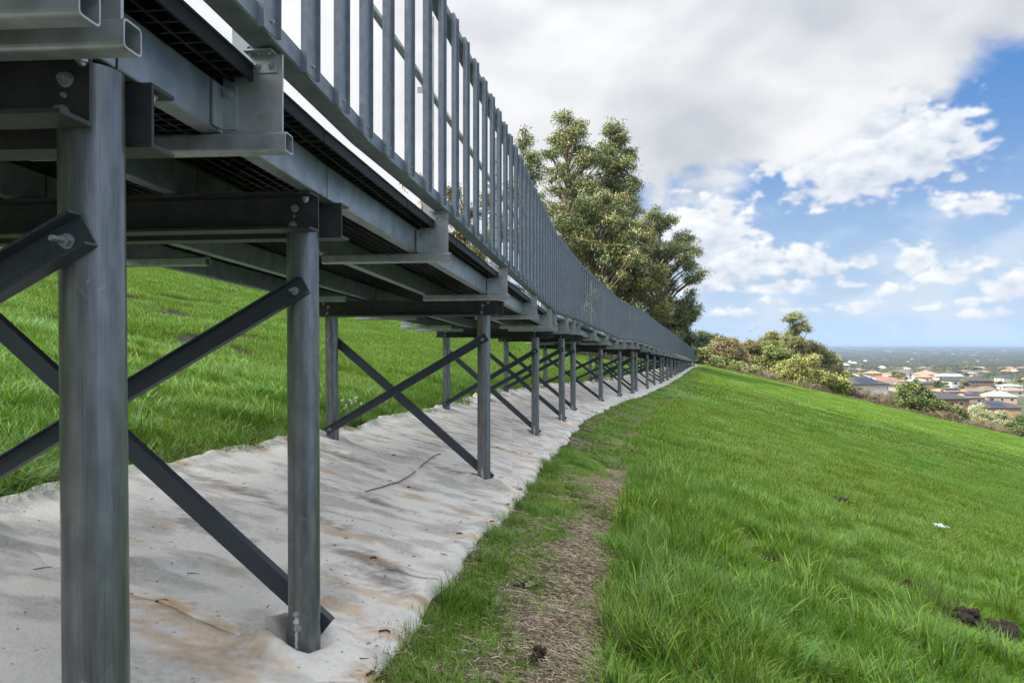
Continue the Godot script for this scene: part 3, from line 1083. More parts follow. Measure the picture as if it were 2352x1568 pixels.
const STR_H := 0.124   # stringer depth
func build_deck() -> void:
	# stringers run from support to support, butted with a narrow gap
	var stops := []
	for q in BENTS:
		stops.append(q[0] * S)
	stops.append(103.9 * S)
	for j in JOINTS:
		var near := false
		for q in stops:
			if absf(q - j[0] * S) < 0.9:
				near = true
		if not near and j[0] > -2.0:
			stops.append(j[0] * S)
	stops.sort()
	for i in stops.size() - 1:
		for a in [-0.027, -0.53, -1.15, -1.70]:
			var b := MB.new()
			var prof := rounded(0.052, STR_H, 0.005, 2)
			for q in prof.size():
				prof[q].y += STR_H * 0.5 + 0.001
			b.extrude(prof, long_frame(stops[i] + 0.004, a, 0), long_frame(stops[i + 1] - 0.004, a, 0))
			put("stringer", b, "stringer_steel", walkway)
	# deck: black moulded grating panels under a gritted cover
	var d := -2.0 * S
	var a0 := -1.78
	var a1 := 0.086
	while d < 103.6 * S:
		var step := 0.93
		var e := minf(d + step, 103.8 * S)
		var hb := STR_H + 0.003
		var b := MB.new()
		if d < 16.0:
			var na := 38
			for i in na + 1:
				var a := lerpf(a0 + 0.004, a1 - 0.004, float(i) / na)
				b.hexa(long_box(d + 0.004, e - 0.004, a - 0.0035, a + 0.0035, hb, hb + 0.034))
			var nd := int(round((e - d) / 0.05))
			for i in nd + 1:
				var q := lerpf(d + 0.008, e - 0.008, float(i) / maxi(nd, 1))
				b.hexa(long_box(q - 0.0035, q + 0.0035, a0 + 0.001, a1 - 0.001, hb + 0.002, hb + 0.0335))
		else:
			b.hexa(long_box(d + 0.004, e - 0.004, a0, a1, hb, hb + 0.034))
		var g := put("grating_panel", b, "grating_black", walkway)
		b = MB.new()
		b.hexa(long_box(d + 0.003, e - 0.003, a0 - 0.004, a1 + 0.004, hb + 0.0345, hb + 0.0405))
		put("deck_cover", b, "deck_cover", g)
		d = e

const TUBE := 0.049
const RAIL_A := 0.163   # outer face of the railing's rails
func rail_base(d: float) -> float:
	return lerpf(0.194, 0.212, smoothstep(2.2, 3.4, d))

func build_brackets() -> void:
	var list := []
	for q in BRACKETS:
		list.append(q)
	var q2 := 37.4
	while q2 < 103.5:
		list.append(q2)
		q2 += 2.45
	var n := 0
	for q in list:
		for side: float in [1.0, -1.0]:
			outrigger(q * S, side, n)
			n += 1

func outrigger(d: float, side: float, n: int) -> void:
	var f := deck_frame(d)
	var right := f.basis.x
	var fwd := Vector3(-right.x * 0.0, 0, 0)
	fwd = Vector3(right.z, 0, -right.x)
	var edge := 0.0 if side > 0 else -1.725
	var out := 0.172 if d > 1.2 else 0.142
	var end := edge + side * out
	var inn := edge - side * 0.53
	var at := f.origin + Vector3(0, -TUBE * 0.5 - 0.0005, 0)
	var b := MB.new()
	var bs := Basis(fwd, Vector3.UP, right)
	b.hollow(rounded(TUBE, TUBE, 0.009), rounded(TUBE - 0.007, TUBE - 0.007, 0.006), Transform3D(bs, at + right * inn), Transform3D(bs, at + right * end))
	var o := put("outrigger", b, "galvanised_steel", walkway)
	var top := rail_base(d)
	# upright plate on the tube, with the cleat that bolts it to the stringer
	b = MB.new()
	var p0 := edge + side * 0.006
	var p1 := end - side * 0.012
	var pa := f.origin - fwd * 0.014
	b.hexa([pa + right * p0, pa + right * p1, pa + right * p1 + fwd * 0.008, pa + right * p0 + fwd * 0.008, pa + right * p0 + Vector3(0, top, 0), pa + right * p1 + Vector3(0, top, 0), pa + right * p1 + fwd * 0.008 + Vector3(0, top, 0), pa + right * p0 + fwd * 0.008 + Vector3(0, top, 0)])
	var pl := put("plate", b, "galvanised_steel", o)
	b = MB.new()
	var c0 := edge + side * 0.003
	var ca := f.origin - fwd * 0.0145
	# leg against the plate and leg along the stringer, towards the near end
	b.box(ca + right * (c0 + side * 0.021) - fwd * 0.003 + Vector3(0, 0.062, 0), Vector3(0.042, 0.108, 0.006), Basis(right, Vector3.UP, -fwd))
	b.box(ca + right * (c0 + side * 0.003) - fwd * 0.027 + Vector3(0, 0.062, 0), Vector3(0.006, 0.108, 0.042), Basis(right, Vector3.UP, -fwd))
	put("cleat", b, "galvanised_steel", o)
	if d < 16.0 and side > 0:
		var t := facing(ca + right * (c0 + 0.024) - fwd * 0.006 + Vector3(0, 0.096, 0), -fwd)
		t.origin -= o.position
		part("bolt", short_bolt, o, t)
		# small angle under the bottom rail
		b = MB.new()
		var ka := f.origin - fwd * 0.0145 + Vector3(0, top, 0)
		b.box(ka + right * (edge + 0.112) - fwd * 0.002 + Vector3(0, -0.024, 0), Vector3(0.072, 0.046, 0.004), Basis(right, Vector3.UP, -fwd))
		b.box(ka + right * (edge + 0.112) - fwd * 0.020 + Vector3(0, -0.0025, 0), Vector3(0.072, 0.004, 0.034), Basis(right, Vector3.UP, -fwd))
		put("rail_cleat", b, "galvanised_steel", o)
		for k in 2:
			t = facing(ka + right * (edge + 0.098 + 0.034 * k) - fwd * 0.004 + Vector3(0, -0.030, 0), -fwd)
			t.origin -= o.position
			t.basis = t.basis.scaled(Vector3.ONE * 0.7)
			part("bolt", short_bolt, o, t)
		for k in 3:
			t = facing(ka + right * (edge + 0.088 + 0.024 * k) - fwd * 0.022 + Vector3(0, -0.005, 0), Vector3.DOWN)
			t.origin -= o.position
			part("bolt", screw_mesh, o, t)
	# two strokes of yellow marking crayon left from assembly: "52"
	if absf(d - 2.30 * S) < 0.01 and side > 0:
		b = MB.new()
		var o2 := f.origin - fwd * 0.0148
		for st in [[[0.060, 0.118], [0.047, 0.116], [0.045, 0.106], [0.056, 0.104], [0.058, 0.096], [0.048, 0.090]], [[0.072, 0.114], [0.083, 0.116], [0.082, 0.108], [0.073, 0.097], [0.090, 0.100]]]:
			for k in st.size() - 1:
				var a := Vector2(st[k][0], st[k][1])
				var c := Vector2(st[k + 1][0], st[k + 1][1])
				var nn := (c - a).normalized().orthogonal() * 0.0009
				var w := func(p: Vector2) -> Vector3: return o2 + right * (edge + p.x) + Vector3(0, p.y, 0)
				b.quad(w.call(a - nn), w.call(c - nn), w.call(c + nn), w.call(a + nn), -fwd)
		put("crayon_mark", b, "chalk_yellow", o)

const BAL_H := 1.078
const PITCH := 0.2625
var baluster_mesh: ArrayMesh

func make_baluster() -> void:
	# local x outward, z towards the camera (-onwards); a pressed strip with a return on its near edge and a lip on its far edge
	var b := MB.new()
	var w := 0.072
	var t := 0.0022
	var o := 0.0165
	var l := 0.0105
	# in plan: (outward, onwards)
	var prof := PackedVector2Array([Vector2(0.0, 0.0), Vector2(o, 0.0), Vector2(o, w - t), Vector2(o + l, w - t), Vector2(o + l, w), Vector2(o - t, w), Vector2(o - t, t), Vector2(0.0, t)])
	var bs := Basis(Vector3(1, 0, 0), Vector3(0, 0, -1), Vector3(0, 1, 0))
	b.extrude(prof, Transform3D(bs, Vector3.ZERO), Transform3D(bs, Vector3(0, BAL_H, 0)))
	baluster_mesh = b.mesh(mats["baluster_steel"])

func build_railing(side: float) -> void:
	if side > 0:
		make_baluster()
	var edge := 0.0 if side > 0 else -1.725
	var ends := [-2.0 * S, 1.38 * S, 1.52 * S]
	var e := 2.30
	for q in [3.32, 4.82, 7.30, 9.85, 12.6, 14.7, 17.2, 19.8, 22.2, 25.5, 28.6, 30.0, 32.6, 35.0, 39.9, 45.0, 47.0, 50.5, 54.0, 55.8, 60.7, 64.5, 68.0, 69.8, 74.7, 78.4, 82.0, 83.8, 88.7, 92.3, 96.0, 97.8, 101.5, 103.9]:
		ends.append(q * S)
	for i in ends.size() - 1:
		var d0: float = ends[i] + 0.002
		var d1: float = ends[i + 1] - 0.002
		for lvl in 2:
			var hgt := 0.056 if lvl == 0 else 0.045
			var wid := 0.072
			var prof := rounded(wid, hgt, 0.004, 1)
			var b := MB.new()
			var up := hgt * 0.5 + 0.0005 if lvl == 0 else BAL_H - hgt * 0.5 - 0.002
			var am := edge + side * (RAIL_A - wid * 0.5)
			b.extrude(prof, long_frame(d0, am, rail_base(d0) + up), long_frame(d1, am, rail_base(d1) + up))
			put("bottom_rail" if lvl == 0 else "top_rail", b, "rail_steel", walkway)
		# handrail of polished tube on the walking side
		var hr := MB.new()
		var pts := []
		var rr := []
		for k in 5:
			var q := lerpf(d0 - 0.002, d1 + 0.002, k / 4.0)
			pts.append(deck_pos(q, edge + side * 0.03, rail_base(q) + 0.685))
			rr.append(0.019)
		hr.limb(pts, rr, 14)
		put("handrail", hr, "stainless", walkway)
	# railing posts at the brackets, with an arm that carries the handrail
	var list := []
	for q in BRACKETS:
		list.append(q)
	var q2 := 37.4
	while q2 < 103.5:
		list.append(q2)
		q2 += 2.45
	for q in list:
		if q == 1.52:
			continue
		var d: float = q * S
		var b := MB.new()
		var f := deck_frame(d)
		var right := f.basis.x
		var fwd := Vector3(right.z, 0, -right.x)
		var am := edge + side * (RAIL_A - 0.115)
		var at := f.origin + right * am + fwd * 0.012
		b.box(at + Vector3(0, 0.03 + (rail_base(d) + BAL_H - 0.08) * 0.5, 0), Vector3(0.058, rail_base(d) + BAL_H - 0.05, 0.008), Basis(right, Vector3.UP, -fwd))
		var po := put("rail_post", b, "galvanised_steel", walkway)
		b = MB.new()
		var ah := rail_base(d) + 0.655
		b.box(at + right * (-side * 0.02) - fwd * 0.008 + Vector3(0, ah, 0), Vector3(0.075, 0.032, 0.005), Basis(right, Vector3.UP, -fwd))
		put("handrail_arm", b, "galvanised_steel", po)
		if side > 0 and d < 9.0:
			for k in 9:
				b = MB.new()
				b.limb([at + Vector3(0, 0.22 + k * 0.105, 0) - fwd * 0.006 + right * 0.016, at + Vector3(0, 0.22 + k * 0.105, 0) - fwd * 0.0045 + right * 0.016], [0.006, 0.006], 8)
				put("bolt_hole", b, "dark_steel", po)
	# upright bars
	var all := MB.new()
	var d := 2.08 * S - 9 * PITCH
	var left_mm: Array[Transform3D] = []
	while d < 103.7 * S:
		var f := deck_frame(d)
		var right := f.basis.x * side
		var fwd := Vector3(f.basis.x.z, 0, -f.basis.x.x)
		var at := deck_pos(d, edge + side * (RAIL_A + 0.0008), rail_base(d) - 0.001)
		var t := Transform3D(Basis(right, Vector3.UP, -fwd), at)
		if side > 0:
			var o := part("baluster", baluster_mesh, walkway, t)
			if d < 14.0 and d > 0.5:
				part("screw", screw_mesh, o, Transform3D(Basis(Vector3(0, 0, -1), Vector3.UP, Vector3(1, 0, 0)), Vector3(0.0166, 0.030, -0.040)))
		else:
			left_mm.append(t)
		d += PITCH
	if side < 0:
		var mm := MultiMesh.new()
		mm.transform_format = MultiMesh.TRANSFORM_3D
		mm.mesh = baluster_mesh
		mm.instance_count = left_mm.size()
		for i in left_mm.size():
			mm.set_instance_transform(i, left_mm[i])
		var o := MultiMeshInstance3D.new()
		o.name = "far_side_balusters"
		o.multimesh = mm
		o.set_meta("kind", "stuff")
		walkway.add_child(o, true)

# ------------------------------------------------------------------ the cloud whose shadow lies over this part of the hill
func build_shade_cloud() -> void:
	var b := MB.new()
	var ctr := Vector3(0.0, 0.0, -6.0) + SUN_DIR / SUN_DIR.y * 640.0
	var nu := 72
	var nv := 24
	for j in nv + 1:
		for i in nu + 1:
			var th := PI * j / nv
			var ph := TAU * (i % nu) / nu
			var n := Vector3(sin(th) * cos(ph), cos(th), sin(th) * sin(ph))
			var k := 1.0 + 0.22 * noise.get_noise_3dv(n * 1.4) + 0.10 * noise.get_noise_3dv(n * 4.0)
			b.v.append(Vector3(n.x * 48.0, n.y * (16.0 if n.y > 0 else 6.0), n.z * 38.0) * k)
			b.n.append(n)
			b.uv.append(Vector2(ph, th))
	for j in nv:
		for i in nu:
			var k := j * (nu + 1) + i
			b.add_idx(k, k + 1, k + nu + 2, b.n[k])
			b.add_idx(k, k + nu + 2, k + nu + 1, b.n[k])
	var m := std("cloud_white", lin(0.9, 0.92, 0.95), 1.0)
	var o := part("cloud", b.mesh(m), self)
	o.position = ctr
	tag(o, "white cumulus cloud drifting high over the hill", "cloud")

func lump(b: MB, at: Vector3, rad: float, r: RandomNumberGenerator, amp := 0.35, freq := 1.3) -> void:
	var nu := 14
	var nv := 8
	var base := b.v.size()
	var off := Vector3(r.randf(), r.randf(), r.randf()) * 50.0
	for j in nv + 1:
		for i in nu + 1:
			var th := PI * j / nv
			var ph := TAU * (i % nu) / nu
			var n := Vector3(sin(th) * cos(ph), cos(th), sin(th) * sin(ph))
			var k := 1.0 + amp * noise.get_noise_3dv(n * freq + off)
			var p := n * rad * k
			if p.y < 0:
				p.y *= 0.45
			b.v.append(at + p)
			b.n.append(n)
			b.uv.append(Vector2(ph, th))
			if b.colored:
				b.c.append(b.col)
	for j in nv:
		for i in nu:
			var k := base + j * (nu + 1) + i
			b.add_idx(k, k + 1, k + nu + 2, b.n[k])
			b.add_idx(k, k + nu + 2, k + nu + 1, b.n[k])

# ------------------------------------------------------------------ turf
func blade(b: MB, at: Vector3, yaw: float, length: float, width: float, lean: float, curl: float, col: Color, segs := 3) -> void:
	var dir := Vector3(sin(yaw), 0, cos(yaw))
	var sidev := Vector3(dir.z, 0, -dir.x)
	var p := at
	var ang := lean
	var k := b.v.size()
	for s in segs + 1:
		var t := float(s) / segs
		var w := width * 0.5 * (1.0 - 0.25 * t) if s < segs else 0.0
		var along := Vector3.UP * cos(ang) + dir * sin(ang)
		var nn := (dir * cos(ang) - Vector3.UP * sin(ang))
		var nrm := (nn * 0.5 + Vector3.UP).normalized()
		if s < segs:
			b.v.append(p - sidev * w); b.v.append(p + sidev * w)
			b.n.append(nrm); b.n.append(nrm)
			b.uv.append(Vector2(0, t)); b.uv.append(Vector2(1, t))
			b.c.append(col); b.c.append(col)
		else:
			b.v.append(p); b.n.append(nrm); b.uv.append(Vector2(0.5, 1)); b.c.append(col)
		p += along * (length / segs)
		ang += curl / segs
	for s in segs - 1:
		var q := k + s * 2
		b.idx.append_array(PackedInt32Array([q, q + 1, q + 3, q, q + 3, q + 2]))
	var q2 := k + (segs - 1) * 2
	b.idx.append_array(PackedInt32Array([q2, q2 + 1, q2 + 2]))

# a patch of turf; comb is how far the blades agree in direction
func turf_patch(sd: int, radius: float, count: int, h0: float, h1: float, width: float, lean: float, pal: Array, dead := 0.05) -> ArrayMesh:
	var r := RandomNumberGenerator.new()
	r.seed = sd
	var b := MB.new()
	b.colored = true
	for i in count:
		var q := Vector2.from_angle(r.randf() * TAU) * sqrt(r.randf()) * radius
		var c: Color = pal[r.randi() % pal.size()]
		var v := r.randf_range(0.75, 1.25)
		c = Color(c.r * v, c.g * v, c.b * v)
		var l := r.randf_range(h0, h1)
		var yaw := r.randf() * TAU
		if r.randf() < 0.55:
			yaw = 0.6 + r.randf_range(-0.8, 0.8)
		var le := absf(r.randfn(lean, 0.22))
		if r.randf() < dead:
			c = Color(0.42, 0.34, 0.18) * r.randf_range(0.6, 1.2)
			le += 0.5
		blade(b, Vector3(q.x, -0.008, q.y), yaw, l, width * r.randf_range(0.6, 1.3), le, r.randf_range(0.2, 1.5), c)
	return b.mesh(mats["grass_blade"])

func scatter(called: String, label: String, meshes: Array, lists: Array, category := "grass") -> void:
	# one holder for each kind of turf; the patches of one variant are one MultiMesh each under it
	var root := Node3D.new()
	root.name = numbered(called)
	add_child(root)
	tag(root, label, category, "", "stuff")
	for k in meshes.size():
		var list: Array = lists[k]
		if list.is_empty():
			continue
		var mm := MultiMesh.new()
		mm.transform_format = MultiMesh.TRANSFORM_3D
		mm.use_colors = true
		mm.mesh = meshes[k]
		mm.instance_count = list.size()
		var buf := PackedFloat32Array()
		buf.resize(list.size() * 16)
		for i in list.size():
			var t: Transform3D = list[i][0]
			var c: Color = list[i][1]
			var o := i * 16
			for row in 3:
				buf[o + row * 4] = t.basis.x[row]
				buf[o + row * 4 + 1] = t.basis.y[row]
				buf[o + row * 4 + 2] = t.basis.z[row]
				buf[o + row * 4 + 3] = t.origin[row]
			buf[o + 12] = c.r; buf[o + 13] = c.g; buf[o + 14] = c.b; buf[o + 15] = 1.0
		mm.buffer = buf
		var mi := MultiMeshInstance3D.new()
		mi.name = "tufts"
		mi.multimesh = mm
		mi.set_meta("kind", "stuff")
		root.add_child(mi, true)

func seat(x: float, d: float, yaw: float, sx: float, sy: float) -> Transform3D:
	# stands on the ground, its foot sheared to the slope so that patches lie flush
	var y := ground_y(x, d)
	var e := 0.15
	var gx := (land(x + e, d) - land(x - e, d)) / (2 * e)
	var gz := -(land(x, d + e) - land(x, d - e)) / (2 * e)
	var cx := Vector3(cos(yaw), 0, -sin(yaw)) * sx
	var cz := Vector3(sin(yaw), 0, cos(yaw)) * sx
	cx.y = cx.x * gx + cx.z * gz
	cz.y = cz.x * gx + cz.z * gz
	return Transform3D(Basis(cx, Vector3(0.10 * sy * gx * -1.0, sy, 0), cz), Vector3(x, y, -d))

func turf_tint(x: float, d: float) -> Color:
	# fresher and drier stands grow in patches
	var n := noise.get_noise_2d(x * 0.35 + 20.0, d * 0.35)
	var m := noise.get_noise_2d(x * 0.05 + 60.0, d * 0.035)
	var c := Color(0.96, 1.0, 1.0).lerp(Color(1.16, 1.02, 0.92), clampf(0.4 + n * 1.2, 0.0, 1.0))
	return c.lerp(Color(1.20, 1.0, 0.92), clampf(m * 2.2, 0.0, 0.7))

func build_grass() -> void:
	var lush := [Color(0.170, 0.370, 0.034), Color(0.225, 0.440, 0.040), Color(0.165, 0.375, 0.075), Color(0.270, 0.490, 0.055), Color(0.105, 0.265, 0.040), Color(0.300, 0.420, 0.095)]
	var young := [Color(0.240, 0.470, 0.034), Color(0.290, 0.510, 0.042), Color(0.190, 0.400, 0.030)]
	var tall := []
	var short := []
	var coarse := []
	var mid := []
	var far := []
	for i in 5:
		tall.append(turf_patch(100 + i, 0.15, 160, 0.09, 0.23, 0.0042, 0.5, lush, 0.03))
		coarse.append(turf_patch(150 + i, 0.10, 46, 0.16, 0.34, 0.0078, 0.36, lush, 0.02))
		short.append(turf_patch(200 + i, 0.12, 120, 0.022, 0.065, 0.0026, 0.55, young, 0.10))
		mid.append(turf_patch(300 + i, 0.34, 300, 0.08, 0.19, 0.0066, 0.42, lush, 0.03))
		far.append(turf_patch(400 + i, 0.95, 340, 0.07, 0.17, 0.020, 0.42, lush, 0.02))
	var lt := [[], [], [], [], []]
	var ls := [[], [], [], [], []]
	var lc := [[], [], [], [], []]
	var lm := [[], [], [], [], []]
	var lf := [[], [], [], [], []]
	var r := RandomNumberGenerator.new()
	r.seed = 606
	# near turf
	var g := 0.092
	var d := 1.3
	while d < 9.6:
		var half := 1.0 * d + 1.2
		var x := -half
		while x < half:
			var px := x + r.randf_range(-g, g) * 0.6
			var pd := d + r.randf_range(-g, g) * 0.6
			x += g
			var a := lateral(px, pd)
			if a > MAT_L - 0.01 and a < MAT_R + 0.015:
				continue
			var p := path_amount(px, pd)
			var bare := bare_amount(px, pd)
			var n := noise.get_noise_2d(px * 1.6 + 7.0, pd * 1.6)
			var n3 := noise.get_noise_2d(px * 4.5, pd * 4.5 + 3.0)
			if a > 0.0 and a < 0.80 + 0.28 * smoothstep(3.0, 11.0, pd) + 0.24 + 0.12 * n:
				# thin short growth between matting and tall grass, with fringes and a few tussocks
				if r.randf() < clampf(p * 1.15 - 0.22 - n3 * 1.5, 0.0, 0.97):
					continue
				if p < 0.4 and n3 + 0.35 * n < -0.30 and a > 0.34:
					continue
				var hgt := 0.75 + 0.6 * clampf(n + 0.3, 0.0, 1.0) - 0.35 * p
				if a < 0.34:
					hgt *= 1.45
				var k := r.randi() % 5
				for rep in 3:
					ls[(k + rep) % 5].append([seat(px + rep * 0.03, pd - rep * 0.02, r.randf() * TAU, r.randf_range(0.7, 1.1), hgt * r.randf_range(0.8, 1.5)), turf_tint(px, pd)])
				if n > 0.16 and n3 > 0.0 and r.randf() < 0.6 and p < 0.3:
					lt[k].append([seat(px, pd, r.randf() * TAU, 0.7, r.randf_range(0.5, 0.75)), turf_tint(px, pd)])
				continue
			if r.randf() < bare * 1.1:
				continue
			var k2 := r.randi() % 5
			var tallness := 0.80 + 0.95 * n + 0.65 * n3
			if a > 0:
				# ranker along the path's edge, shorter farther out
				tallness += 0.35 * exp(-((a - 1.45) / 0.35) ** 2) - 0.22 * smoothstep(2.0, 4.0, a)
			else:
				tallness = 0.72 + 0.35 * n + 0.25 * n3
				if a > -2.05:
					tallness *= 0.8
			tallness = clampf(tallness, 0.35, 1.5)
			if tallness < 0.55:
				ls[k2].append([seat(px, pd, r.randf() * TAU, 1.0, r.randf_range(0.9, 1.4)), turf_tint(px, pd)])
			if n3 + 0.5 * n > 0.08 and r.randf() < 0.20:
				lc[k2].append([seat(px, pd, r.randf() * TAU, r.randf_range(0.8, 1.3), clampf(tallness, 0.6, 1.2) * r.randf_range(0.7, 1.05)), turf_tint(px + 3.0, pd)])
			lt[k2].append([seat(px, pd, r.randfn(0.0, 0.9), r.randf_range(0.75, 1.1), tallness * r.randf_range(0.75, 1.15)), turf_tint(px, pd)])
		d += g
	# middle distance
	g = 0.23
	while d < 27.0:
		var x := -1.0 * d
		while x < 1.0 * d:
			var px := x + r.randf_range(-g, g) * 0.6
			var pd := d + r.randf_range(-g, g) * 0.6
			x += g
			var a := lateral(px, pd)
			if a > MAT_L - 0.12 and a < MAT_R + 0.16:
				continue
			var p := path_amount(px, pd)
			var n := noise.get_noise_2d(px * 1.2 + 7.0, pd * 1.2)
			if r.randf() < maxf(bare_amount(px, pd) * 1.1, p * 1.3 - 0.3 - n * 0.6):
				continue
			var tallness := 0.85 + 0.5 * n
			if a > 0 and a < 1.3:
				tallness = 0.32 + 0.25 * n
			var k := r.randi() % 5
			lm[k].append([seat(px, pd, r.randfn(0.0, 0.9), r.randf_range(0.8, 1.15), clampf(tallness, 0.2, 1.3)), turf_tint(px, pd)])
		d += g
	# far slope, up to the brow
	g = 0.78
	while d < 97.0:
		var x := -0.75 * d
		while x < 1.0 * d:
			var px := x + r.randf_range(-g, g) * 0.6
			var pd := d + r.randf_range(-g, g) * 0.6
			x += g
			var a := lateral(px, pd)
			if a > MAT_L - 0.6 and a < MAT_R + 0.75:
				continue
			var n := noise.get_noise_2d(px * 0.6 + 7.0, pd * 0.6)
			if r.randf() < maxf(bare_amount(px, pd) * 0.9, path_amount(px, pd) * 1.2 - 0.2):
				continue
			var k := r.randi() % 5
			lf[k].append([seat(px, pd, r.randfn(0.0, 0.9), r.randf_range(0.8, 1.15), clampf(0.85 + 0.5 * n, 0.3, 1.3)), turf_tint(px, pd)])
		d += g
	# narrow strips close beside the matting farther off
	var dd := 27.0
	while dd < 78.0:
		for side in [-1, 1]:
			for q in 2:
				var a: float = MAT_R + 0.25 + 0.3 * q if side > 0 else MAT_L - 0.28 - 0.3 * q
				if side > 0 and path_amount(edge_x(dd) + a, dd) > 0.5:
					continue
				lm[r.randi() % 5].append([seat(edge_x(dd) + a, dd, r.randf() * TAU, 0.8, 0.4 if side > 0 else 0.8), turf_tint(edge_x(dd), dd)])
		dd += 0.35
	scatter("tall_grass", "tall lush green grass covering the slope near the walkway", tall, lt)
	scatter("coarse_grass", "coarse broad-bladed tussocks standing out of the slope grass", coarse, lc)
	scatter("short_grass", "thin short bright green grass beside the matting and the trodden path", short, ls)
	scatter("meadow_grass", "green grass of the middle slope on both sides of the walkway", mid, lm)
	scatter("slope_grass", "far green hillside grass running up to the brow", far, lf)

# ------------------------------------------------------------------ straw, clods, pins, litter, flowers
func build_ground_details() -> void:
	var r := RandomNumberGenerator.new()
	r.seed = 99
	# cut straw on the path
	var straws := []
	var lists := [[], [], [], []]
	for k in 4:
		var b := MB.new()
		b.colored = true
		for i in 34:
			var q := Vector3(r.randf_range(-0.10, 0.10), r.randf_range(0.006, 0.022), r.randf_range(-0.10, 0.10))
			var v := r.randf_range(0.45, 1.25)
			b.col = Color(0.70 * v, 0.57 * v, 0.40 * v) if r.randf() < 0.75 else Color(0.24 * v, 0.175 * v, 0.12 * v)
			var dir := Vector3.FORWARD.rotated(Vector3.UP, r.randf() * TAU)
			dir.y = r.randf_range(-0.10, 0.14)
			var l := r.randf_range(0.02, 0.075)
			var w := r.randf_range(0.0010, 0.0024)
			b.limb([q - dir * l * 0.5, q + Vector3(0, w, 0), q + dir * l * 0.5], [w, w, w * 0.7], 3, false)
		straws.append(b.mesh(mats["dry_leaf"]))
	var d := 1.4
	while d < 17.0:
		var g := 0.05 if d < 8.0 else 0.09
		var x := edge_x(d) + MAT_R
		while x < edge_x(d) + 1.75:
			x += g
			var px := x + r.randf_range(-g, g)
			var pd := d + r.randf_range(-g, g)
			var p := path_amount(px, pd)
			if r.randf() < 0.20 + p * (0.55 + 0.9 * noise.get_noise_2d(px * 2.5, pd * 2.5)):
				lists[r.randi() % 4].append([seat(px, pd, r.randf() * TAU, r.randf_range(0.8, 1.25), 1.0), Color(1, 1, 1)])
		d += g
	scatter("straw", "pale dry straw scattered over the trodden path", straws, lists, "straw")
	# turned-up sod by the right, and smaller clods in the bare spots
	var spots := [[3.74, 5.22, 0.15, 0.9], [3.88, 5.02, 0.11, 0.6], [3.60, 5.42, 0.10, 0.3], [3.50, 5.95, 0.08, 1.4], [3.98, 4.85, 0.09, 0.2], [-0.16, 3.30, 0.04, 0.5], [0.10, 3.03, 0.05, 1.0], [0.02, 3.75, 0.035, 0.3], [2.14, 5.7, 0.06, 0.2], [2.3, 6.3, 0.055, 1.1], [1.38, 4.6, 0.03, 0.5], [5.4, 11.2, 0.12, 0.5], [2.8, 9.5, 0.09, 0.4]]
	for i in spots.size():
		var q: Array = spots[i]
		var b := MB.new()
		for k in 26:
			var off: Vector3 = Vector3(r.randfn(0, 0.55), r.randf_range(-0.25, 0.45), r.randfn(0, 0.4)) * q[2]
			lump(b, off, q[2] * r.randf_range(0.12, 0.38), r, 1.1, 2.2)
		var o := part("soil_clod", b.mesh(mats["clod"]), self)
		o.position = Vector3(q[0], ground_y(q[0], q[1]) + q[2] * 0.15, -q[1])
		o.rotation.y = q[3]
		tag(o, "large dark clod of upturned turf in the right-hand slope grass" if i == 0 else ("dark soil clod on the short grass beside the matting" if i in [5, 6, 7] else "small dark soil clod in a bare spot of the slope grass"), "clod", "" if i == 0 else ("soil clods beside the matting" if i in [5, 6, 7] else "soil clods in the slope grass"))
	# rusty wire pins holding the matting
	var pin := MB.new()
	var pts := []
	var rad := []
	for k in 9:
		var t := k / 8.0
		pts.append(Vector3((t - 0.5) * 0.046, 0.005 * (1.0 - pow(absf(t - 0.5) * 2.0, 4.0)) - 0.001, 0.004 * sin(t * 7.0)))
		rad.append(0.0042)
	pin.limb(pts, rad, 7)
	var pin_mesh := pin.mesh(mats["rust"])
	for q in PINS:
		var x: float = edge_x(q[1]) + q[0]
		var o := part("matting_pin", pin_mesh, self)
		o.position = Vector3(x, land(x, q[1]) + mat_height(x, q[1], q[0]) + 0.003, -q[1])
		o.rotation = Vector3(0, r.randf_range(0.2, 1.2), -0.24)
		var at_edge: bool = q[0] > 0.1 or q[0] < -1.7
		tag(o, ("rusty steel pin at the hem of the matting" if at_edge else "rusty steel pin in the middle of the matting"), "pin", "pins along the matting hem" if at_edge else "pins in the middle of the matting")
	# twigs and dry leaves blown onto the matting
	var bits := MB.new()
	bits.colored = true
	for i in 170:
		var q := r.randf_range(1.5, 9.5)
		var a := r.randf_range(MAT_L + 0.1, MAT_R - 0.05)
		var x := edge_x(q) + a
		posts_here.clear()
		var p := Vector3(x, land(x, q) + mat_height(x, q, a) + 0.004, -q)
		var v := r.randf_range(0.4, 1.2)
		bits.col = Color(0.10 * v, 0.055 * v, 0.03 * v)
		var dir := Vector3.FORWARD.rotated(Vector3.UP, r.randf() * TAU)
		var l := r.randf_range(0.004, 0.013) if r.randf() < 0.8 else r.randf_range(0.02, 0.05)
		bits.limb([p - dir * l, p + Vector3(0, 0.002, 0), p + dir * l], [0.0012, 0.0022, 0.0010], 5, false)
	var o := part("twig_litter", bits.mesh(mats["dry_leaf"]), self)
	tag(o, "brown twigs and leaf scraps strewn on the matting", "litter", "", "stuff")
	# scraps of white litter
	scrap(Vector2(6.6, 10.5), 0.15, 0.06, "crumpled pale plastic scrap lying in the slope grass", 0.15)
	scrap(Vector2(0.155, 2.62), 0.030, 0.008, "narrow white paper strip on the straw path", 0.012)
	# a dark cord lying loose on the matting
	var cord := MB.new()
	var cp := []
	var cr := []
